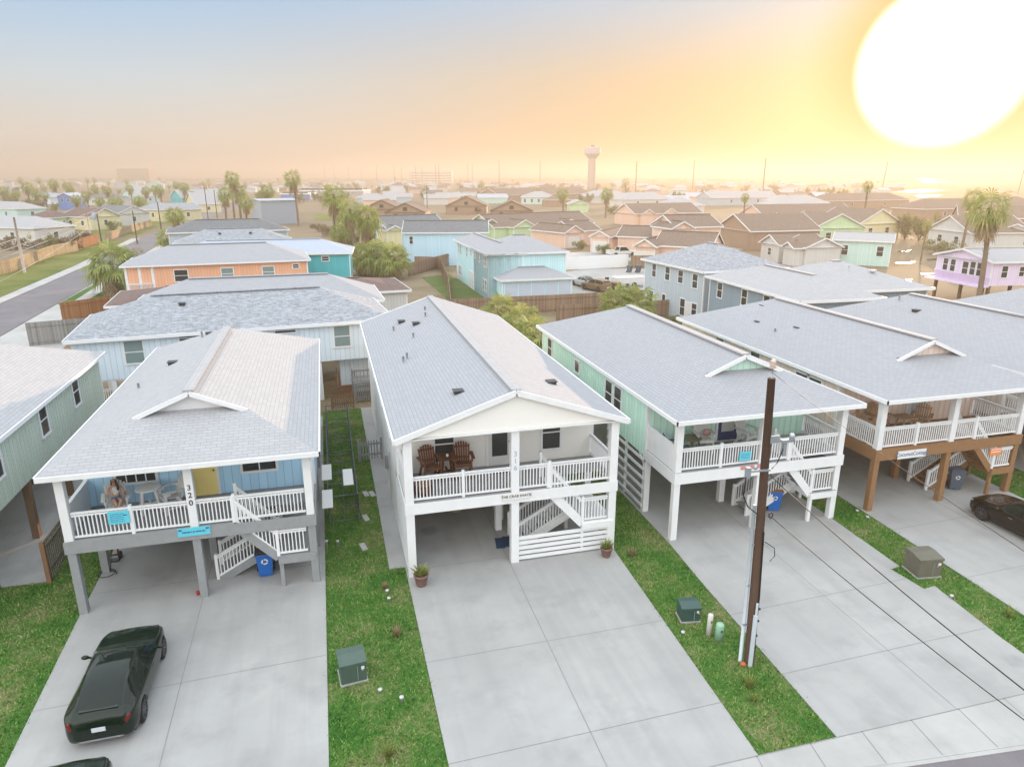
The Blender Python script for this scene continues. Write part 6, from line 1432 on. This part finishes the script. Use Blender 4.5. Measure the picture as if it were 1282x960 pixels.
skin_mesh('top', T, [('a', 'b'), ('b', 'c'), ('c', 'd'), ('c', 'l'), ('c', 'r')], M_TOP, pe)
Q = {'p': ((0, .11, SH+.12), (.15, .118)), 'w': ((0, .12, SH+.22), (.13, .10)), 'l': ((-.09, .04, SH+.09), .102), 'lk': ((-.06, -.14, SH+.11), .09), 'r': ((.09, .04, SH+.09), .102), 'rk': ((.12, -.14, SH+.14), .09)}
skin_mesh('shorts', Q, [('p', 'w'), ('p', 'l'), ('l', 'lk'), ('p', 'r'), ('r', 'rk')], M_DENIM, pe)
HZ_ = SH
Hh = {'t': ((0, .125, HZ_+.85), (.082, .085)), 'b': ((0, .165, HZ_+.74), (.085, .055)), 'c': ((.03, .19, HZ_+.60), (.085, .045)), 'd': ((.06, .17, HZ_+.46), (.075, .04)), 'e': ((.09, .10, HZ_+.34), (.05, .03)), 'l': ((-.07, .13, HZ_+.70), .03), 'l2': ((-.08, .12, HZ_+.56), .028), 'r': ((.08, .08, HZ_+.70), .034), 'r2': ((.10, .03, HZ_+.55), .042), 'r3': ((.10, .015, HZ_+.40), .038)}
skin_mesh('hair', Hh, [('t', 'b'), ('b', 'c'), ('c', 'd'), ('d', 'e'), ('t', 'l'), ('l', 'l2'), ('t', 'r'), ('r', 'r2'), ('r2', 'r3')], M_HAIR, pe)
m = MB(); m.ball((-.032, .008, HZ_+.755), .026, .012, .020, 10, 6); m.ball((.032, .008, HZ_+.755), .026, .012, .020, 10, 6); m.box(-.012, .0, HZ_+.757, .012, .008, HZ_+.765)
for sx in (-1, 1): m.bar((sx*.056, .01, HZ_+.76), (sx*.074, .10, HZ_+.765), .006, .008)
m.build('sunglasses', M_LENS, pe)
m = MB(); m.ball((0, -.002, HZ_+.722), .013, .018, .020, 8, 6); m.ball((0, .006, HZ_+.688), .022, .010, .008, 8, 5)
for sx in (-1, 1): m.ball((sx*.076, .10, HZ_+.74), .010, .018, .028, 8, 5)
m.build('face_features', paint('lip_and_nose', (.44, .23, .17), .5, .04), pe)
for f, t in (('foL', 'toL'), ('foR', 'toR')):
    m = MB(); a, b = Vector(J[f][0]), Vector(J[t][0]); m.tube([a-(b-a)*.5-Vector((0, 0, .02)), a-Vector((0, 0, .012)), b-Vector((0, 0, .008)), b+(b-a)*.3-Vector((0, 0, .008))], [.036, .046, .042, .02], 10); m.build('shoe', M_SHOE, pe)
# ---------------------------------------------------------------- vehicles
def crom(P, t):
    """Catmull-Rom through rows of P at parameter t"""
    n = len(P)-1; i = min(int(t), n-1); f = t-i; p0, p1, p2, p3 = P[max(i-1, 0)], P[i], P[i+1], P[min(i+2, n)]
    return .5*((2*p1)+(-p0+p2)*f+(2*p0-5*p1+4*p2-p3)*f*f+(-p0+3*p1-3*p2+p3)*f**3)
def car_meshes(kind='cross'):
    """closed body lofted from stations (y, half width, belt, top, roof half width); front at -y"""
    if kind == 'cross':
        ST = [(-2.34, .44, .58, .63, .38), (-2.27, .66, .68, .75, .54), (-2.05, .83, .79, .88, .68), (-1.60, .915, .88, .985, .78), (-1.05, .935, .94, 1.05, .78), (-.80, .935, .95, 1.10, .76), (-.15, .935, .97, 1.50, .60), (.35, .935, .98, 1.59, .57), (.95, .935, 1.0, 1.56, .56), (1.45, .93, 1.02, 1.45, .55), (1.88, .91, 1.02, 1.27, .56), (2.10, .86, 1.0, 1.11, .60), (2.25, .77, .88, .99, .60), (2.33, .60, .66, .73, .48)]
        A0, B0, C0, D0 = 5.0, 6.2, 8.2, 10.7; wy = (-1.42, 1.46); R_ = .37
    else:
        ST = [(-2.45, .55, .65, .72, .5), (-2.38, .78, .80, .90, .65), (-2.1, .90, .95, 1.05, .76), (-1.6, .95, 1.02, 1.12, .80), (-1.05, .96, 1.06, 1.18, .80), (-.80, .96, 1.07, 1.26, .78), (-.35, .96, 1.08, 1.62, .70), (.1, .96, 1.09, 1.74, .68), (1.0, .96, 1.10, 1.75, .68), (1.75, .95, 1.10, 1.70, .66), (2.15, .94, 1.09, 1.45, .68), (2.32, .90, 1.0, 1.12, .70), (2.40, .78, .75, .80, .65)]
        A0, B0, C0, D0 = 5.0, 6.3, 9.2, 10.3; wy = (-1.5, 1.45); R_ = .39
    ST = np.array(ST); N, zb = 74, .24; n = len(ST)-1
    rows, par = [], []
    for i in range(N+1):
        t = n*i/N; y, w, b, h, wr = crom(ST, t); e = min(1, (t+.12)/1.2, (n-t+.12)/1.2); zl = zb+(1-e)*.14
        ctl = np.array([(w*.80, zl), (w*.95, zl+.05), (w*1.0, zl+(b-zl)*.35), (w*1.0, zl+(b-zl)*.62), (w*.985, b-.07), (w*.95, b), (wr+(w*.93-wr)*.62, b+(h-b)*.42), (wr+.03, b+(h-b)*.86), (wr*.86, h-.012+.0*b), (wr*.45, h+.012), (0, h+.02)])
        par.append(t); rows.append([np.array((*crom(ctl, 10*k/30),)) for k in range(31)]+[y])
    full = {}
    def cls(t, v):
        if 5.35 < v < 7.05 and A0+.55 < t < D0-.1: return 'pillar' if abs(t-(B0+C0)/2) < .09 else 'side_window'
        if v > 7.3 and A0+.1 < t < B0-.05: return 'windscreen'
        if v > 7.3 and C0+.6 < t < D0-.05: return 'rear_window'
        if v > 7.5 and B0+.1 < t < C0+.5: return 'roof_glass'
        if t > n-1.35 and t < n-.55 and 4.0 < v < 5.6: return 'taillight'
        if t < 2.1 and .5 < t and 4.3 < v < 5.3: return 'headlight'
        return 'body'
    def P(i, k, sx):
        x, z = rows[i][k]; y = rows[i][31]
        v = 10*k/30
        if v < 4.6:
            for c in wy:
                q = R_+.055; dy = y-c; zc = R_-.02
                if abs(dy) < q:
                    za = zc+math.sqrt(q*q-dy*dy)
                    if z < za: z = za
        return (sx*x, y, z)
    mbs = {}
    for sx in (-1, 1):
        for i in range(N):
            for k in range(30):
                c = cls((par[i]+par[i+1])/2, 10*(k+.5)/30); c = 'body' if c == 'pillar' else c
                m = mbs.setdefault((c, sx) if c in ('side_window', 'taillight', 'headlight') else (c, 0), MB()); m.smooth = True
                q = [P(i, k, sx), P(i+1, k, sx), P(i+1, k+1, sx), P(i, k+1, sx)]
                m.poly(q if sx > 0 else q[::-1])
    m = mbs[('body', 0)]; m.smooth = False
    for i, rev in ((0, False), (N, True)):
        f = [P(i, k, 1) for k in range(31)]+[P(i, k, -1) for k in range(30, -1, -1)]; m.poly(f[::-1] if rev else f)
    b0 = MB(); b0.box(-.80, -2.0, .18, .80, 2.05, .30)
    for c in wy: b0.box(-.78, c-R_, .18, .78, c+R_, .78)
    return mbs, b0, wy, R_, ST
def weld(me):
    b = bmesh.new(); b.from_mesh(me); bmesh.ops.remove_doubles(b, verts=b.verts, dist=.0008); bmesh.ops.recalc_face_normals(b, faces=b.faces); b.to_mesh(me); b.free(); return me
def car_paint(name, c, rough=.12):
    b = NB(name); o = b.coord(); f = b.noise(o, 2, 3); b.color(b.mix(f, sc(c, .9), sc(c, 1.15))); b.b.inputs['Coat Weight'].default_value = .55; b.b.inputs['Coat Roughness'].default_value = .02
    return b.set(rough+.12, .0, .14)
M_TYRE = paint('tyre_rubber', (.018, .018, .018), .85); M_RIM = paint('dark_alloy', (.14, .14, .15), .35, .1, 3, .8); M_TAIL = paint('tail_lamp', (.13, .012, .01), .15); M_HEAD = paint('head_lamp', (.45, .45, .45), .12); M_CGL = glass('car_glass', (.008, .014, .011), .04); M_CGL.node_tree.nodes['Principled BSDF'].inputs['Specular IOR Level'].default_value = .3; M_PLATE = paint('number_plate', (.62, .64, .68), .5); M_CHROME = paint('chrome_trim', (.55, .56, .58), .15, .05, 3, 1.0)
CARS = {k: car_meshes(k) for k in ('cross', 'van')}
def car(label, x, y, rz, paintm, kind='cross', group='parked cars', name='parked_car', sl=1.0, plate=True):
    mbs, under, wy, R_, ST = CARS[kind]
    r = empty(name, (x, y, 0.005), rz, label, 'car', group); r.scale = (.93*sl, .90*sl, .86*sl)
    mats = {'body': paintm, 'side_window': M_CGL, 'windscreen': M_CGL, 'rear_window': M_CGL, 'roof_glass': M_CGL if kind == 'cross' else paintm, 'taillight': M_TAIL, 'headlight': M_HEAD}
    nm = {'side_window': 'side_window', 'taillight': 'taillight', 'headlight': 'headlight', 'roof_glass': 'roof_panel'}
    for (c, sx), m in mbs.items():
        key = f'_car_{kind}_{c}_{sx}_{mats[c].name}'
        if key not in MATS: me = weld(m.mesh(nm.get(c, c), mats[c])); auto_uv_fix(me); MATS[key] = me
        mesh_obj(nm.get(c, c), MATS[key], r)
    under.build('underbody', M_BLACK, r)
    for c in wy:
        for sx in (-1, 1):
            w = MB(); X0, X1 = sx*.70, sx*.925
            w.tube([(X0, c, R_), (X0+sx*.02, c, R_), (X1-sx*.03, c, R_), (X1, c, R_)], [R_-.04, R_, R_, R_-.03], 26); wo_ = w.build('wheel', M_TYRE, r)
            h = MB(); h.tube([(X1-.001*sx, c, R_), (X1+sx*.008, c, R_)], .07, 12)
            for k in range(10):
                a = 2*math.pi*k/10; h.bar((X1+sx*.004, c, R_), (X1+sx*.004, c+math.cos(a)*.25, R_+math.sin(a)*.25), .03, .012, up=(1, 0, 0))
            for k in range(24):
                a, b = 2*math.pi*k/24, 2*math.pi*(k+1)/24; h.bar((X1+sx*.003, c+math.cos(a)*.255, R_+math.sin(a)*.255), (X1+sx*.003, c+math.cos(b)*.255, R_+math.sin(b)*.255), .02, .03, up=(1, 0, 0))
            h.build('rim', M_RIM, wo_)
    for sx in (-1, 1):
        m = MB(); m.ball((sx*1.04, -.62, 1.03), .11, .07, .075, 12, 7); m.bar((sx*.88, -.62, .99), (sx*1.0, -.62, 1.02), .05, .05); m.build('mirror', paintm, r)
        m = MB(); m.box(sx*.935, -.12, .80, sx*.95, .06, .825); m.build('door_handle', M_CHROME, r)
    yr = float(ST[-1][0])
    if plate: m = MB(); m.box(-.17, yr-.03, .60, .17, yr+.012, .74); m.build('number_plate', M_PLATE, r)
    m = MB(); m.box(-.55, yr-.22, .24, .55, yr-.06, .30); m.build('rear_skirt', M_CHROME, r)
    m = MB(); m.box(-.52, yr-.12, .82, .52, yr-.045, .87); m.build('tail_strip', M_TAIL, r)
    m = MB(); m.box(-.48, yr-.36, 1.14 if kind == 'cross' else 1.55, .48, yr-.22, 1.165 if kind == 'cross' else 1.58); m.build('rear_spoiler', paintm, r)
    m = MB(); m.box(-.05, yr-.16, .92, .05, yr-.06, .95); m.build('badge', M_CHROME, r)
    return r
def auto_uv_fix(me): pass
M_CBLK = car_paint('black_green_car_paint', (.004, .013, .007)); M_CBRN = car_paint('dark_brown_car_paint', (.013, .010, .007)); M_CSIL = car_paint('silver_car_paint', (.40, .40, .41)); M_CWHT = car_paint('white_car_paint', (.62, .62, .61)); M_CBRZ = car_paint('bronze_car_paint', (.16, .10, .05)); M_CRED = car_paint('dark_blue_car_paint', (.03, .06, .12))
car('glossy black crossover with a white rear plate parked on the light blue house driveway', -6.36, 18.42, R(180.5), M_CBLK)
car('dark car cut off by the bottom edge behind the black crossover', -6.5, 13.25, R(180), M_CBLK)
car('glossy dark brown crossover cut off by the right edge on the pink house driveway', 26.55, 19.1, R(181), M_CBRN)
car('silver hatchback beside the bronze car in the yard behind the long fence', at(735, 360).x, at(735, 360).y+1.2, R(190), M_CSIL, 'cross', 'vehicles behind the long fence')
car('bronze car in the yard behind the long fence', at(750, 365).x, at(750, 365).y+1.0, R(200), M_CBRZ, 'van', 'vehicles behind the long fence')
# white flat trailer and pickup
p = at(791, 360); tl_ = empty('covered_trailer', (p.x, p.y+1, 0), R(2), 'white covered trailer right of the bronze car', 'trailer', 'vehicles behind the long fence'); m = MB(); m.box(-2.2, -1, .5, 2.3, 1, 1.15); m.box(-2.2, -1, 1.15, 2.3, 1, 1.3); m.build('body', M_CWHT, tl_, .06)
m = MB(); m.box(-3.0, -.06, .45, -2.2, .06, .55); m.build('tow_bar', M_DKSTEEL, tl_)
for sx in (-1, 1): m = MB(); m.tube([(.3, sx*.95, .33), (.3, sx*1.1, .33)], .33, 16); m.build('wheel', M_TYRE, tl_)
p = at(768, 364); bt_ = empty('small_tractor', (p.x, p.y+.6, 0), R(20), 'small tan tractor between the bronze car and the white trailer', 'tractor', 'vehicles behind the long fence'); m = MB(); m.box(-.5, -1.2, .55, .5, .3, 1.1); m.box(-.55, .3, .5, .55, 1.1, .85); m.build('body', M_CBRZ, bt_, .08)
m = MB(); m.box(-.3, .5, .85, .3, .95, 1.0); m.box(-.3, .9, 1.0, .3, 1.0, 1.5); m.build('seat', M_BLACK, bt_)
for sx in (-1, 1):
    for yy, rr_ in ((-.8, .32), (.75, .5)): m = MB(); m.tube([(sx*.5, yy, rr_), (sx*.75, yy, rr_)], rr_, 16); m.build('wheel', M_TYRE, bt_)
p = at(778, 321); pk = empty('pickup_truck', (p.x, p.y, 0), R(95), 'white pickup truck parked behind the white vinyl fence', 'pickup'); m = MB()
m.box(-.95, -2.7, .5, .95, 2.7, 1.05); m.build('body', M_CWHT, pk, .08); m = MB(); q = [(-.9, -1.2), (.9, -1.2), (.9, .9), (-.9, .9)]; u = [(-.72, -.5), (.72, -.5), (.72, .75), (-.72, .75)]
for k in range(4): m.poly([(*q[k], 1.05), (*q[(k+1)%4], 1.05), (*u[(k+1)%4], 1.72), (*u[k], 1.72)])
m.build('cab_glass', M_CGL, pk); m = MB(); m.box(-.75, -.52, 1.70, .75, .78, 1.78)
for a in ((-.9, -1.2), (.9, -1.2), (.9, .9), (-.9, .9)): m.bar((a[0], a[1], 1.05), (a[0]*.8, -.5 if a[1] < 0 else .75, 1.74), .09, .09)
m.build('cab', M_CWHT, pk); m = MB()
for sx in (-1, 1): m.box(sx*.82, .95, 1.05, sx*.95, 2.7, 1.2)
m.box(-.95, 2.6, 1.05, .95, 2.7, 1.2); m.build('bed', M_CWHT, pk)
for sx in (-1, 1):
    for yy in (-1.75, 1.65): m = MB(); m.tube([(sx*.78, yy, .4), (sx*1.0, yy, .4)], .4, 18); m.build('wheel', M_TYRE, pk)
# cars on the side street
for x, y, a, pm, kd, lab in ((232, 284, 175, M_CSIL, 'cross', 'silver car on the side street between the dark poles'), (228, 300, 178, M_CRED, 'van', 'dark blue car by the side street kerb right of the leaning palm'), (236, 262, 178, M_CWHT, 'van', 'white van far down the side street by the yellow house')):
    p = at(x, y); car(lab, p.x, p.y, R(a), pm, kd, 'cars on the side street')

# ---------------------------------------------------------------- the evening haze
hz = MB(); HB = 9500
hz.box(-HB, -HB, -1.2, HB, HB, 45)
hm = bpy.data.materials.new('haze'); hm.use_nodes = True; ht = hm.node_tree; ht.nodes.clear()
ho_ = ht.nodes.new('ShaderNodeOutputMaterial'); hv = ht.nodes.new('ShaderNodeVolumePrincipled')
hv.inputs['Color'].default_value = (.67, .58, .48, 1); hv.inputs['Density'].default_value = HAZE_D = .00095; hv.inputs['Anisotropy'].default_value = .45
ht.links.new(hv.outputs[0], ho_.inputs['Volume'])
tag(hz.build('haze', hm), 'pale golden evening haze lying over the whole town', 'haze', kind='stuff')
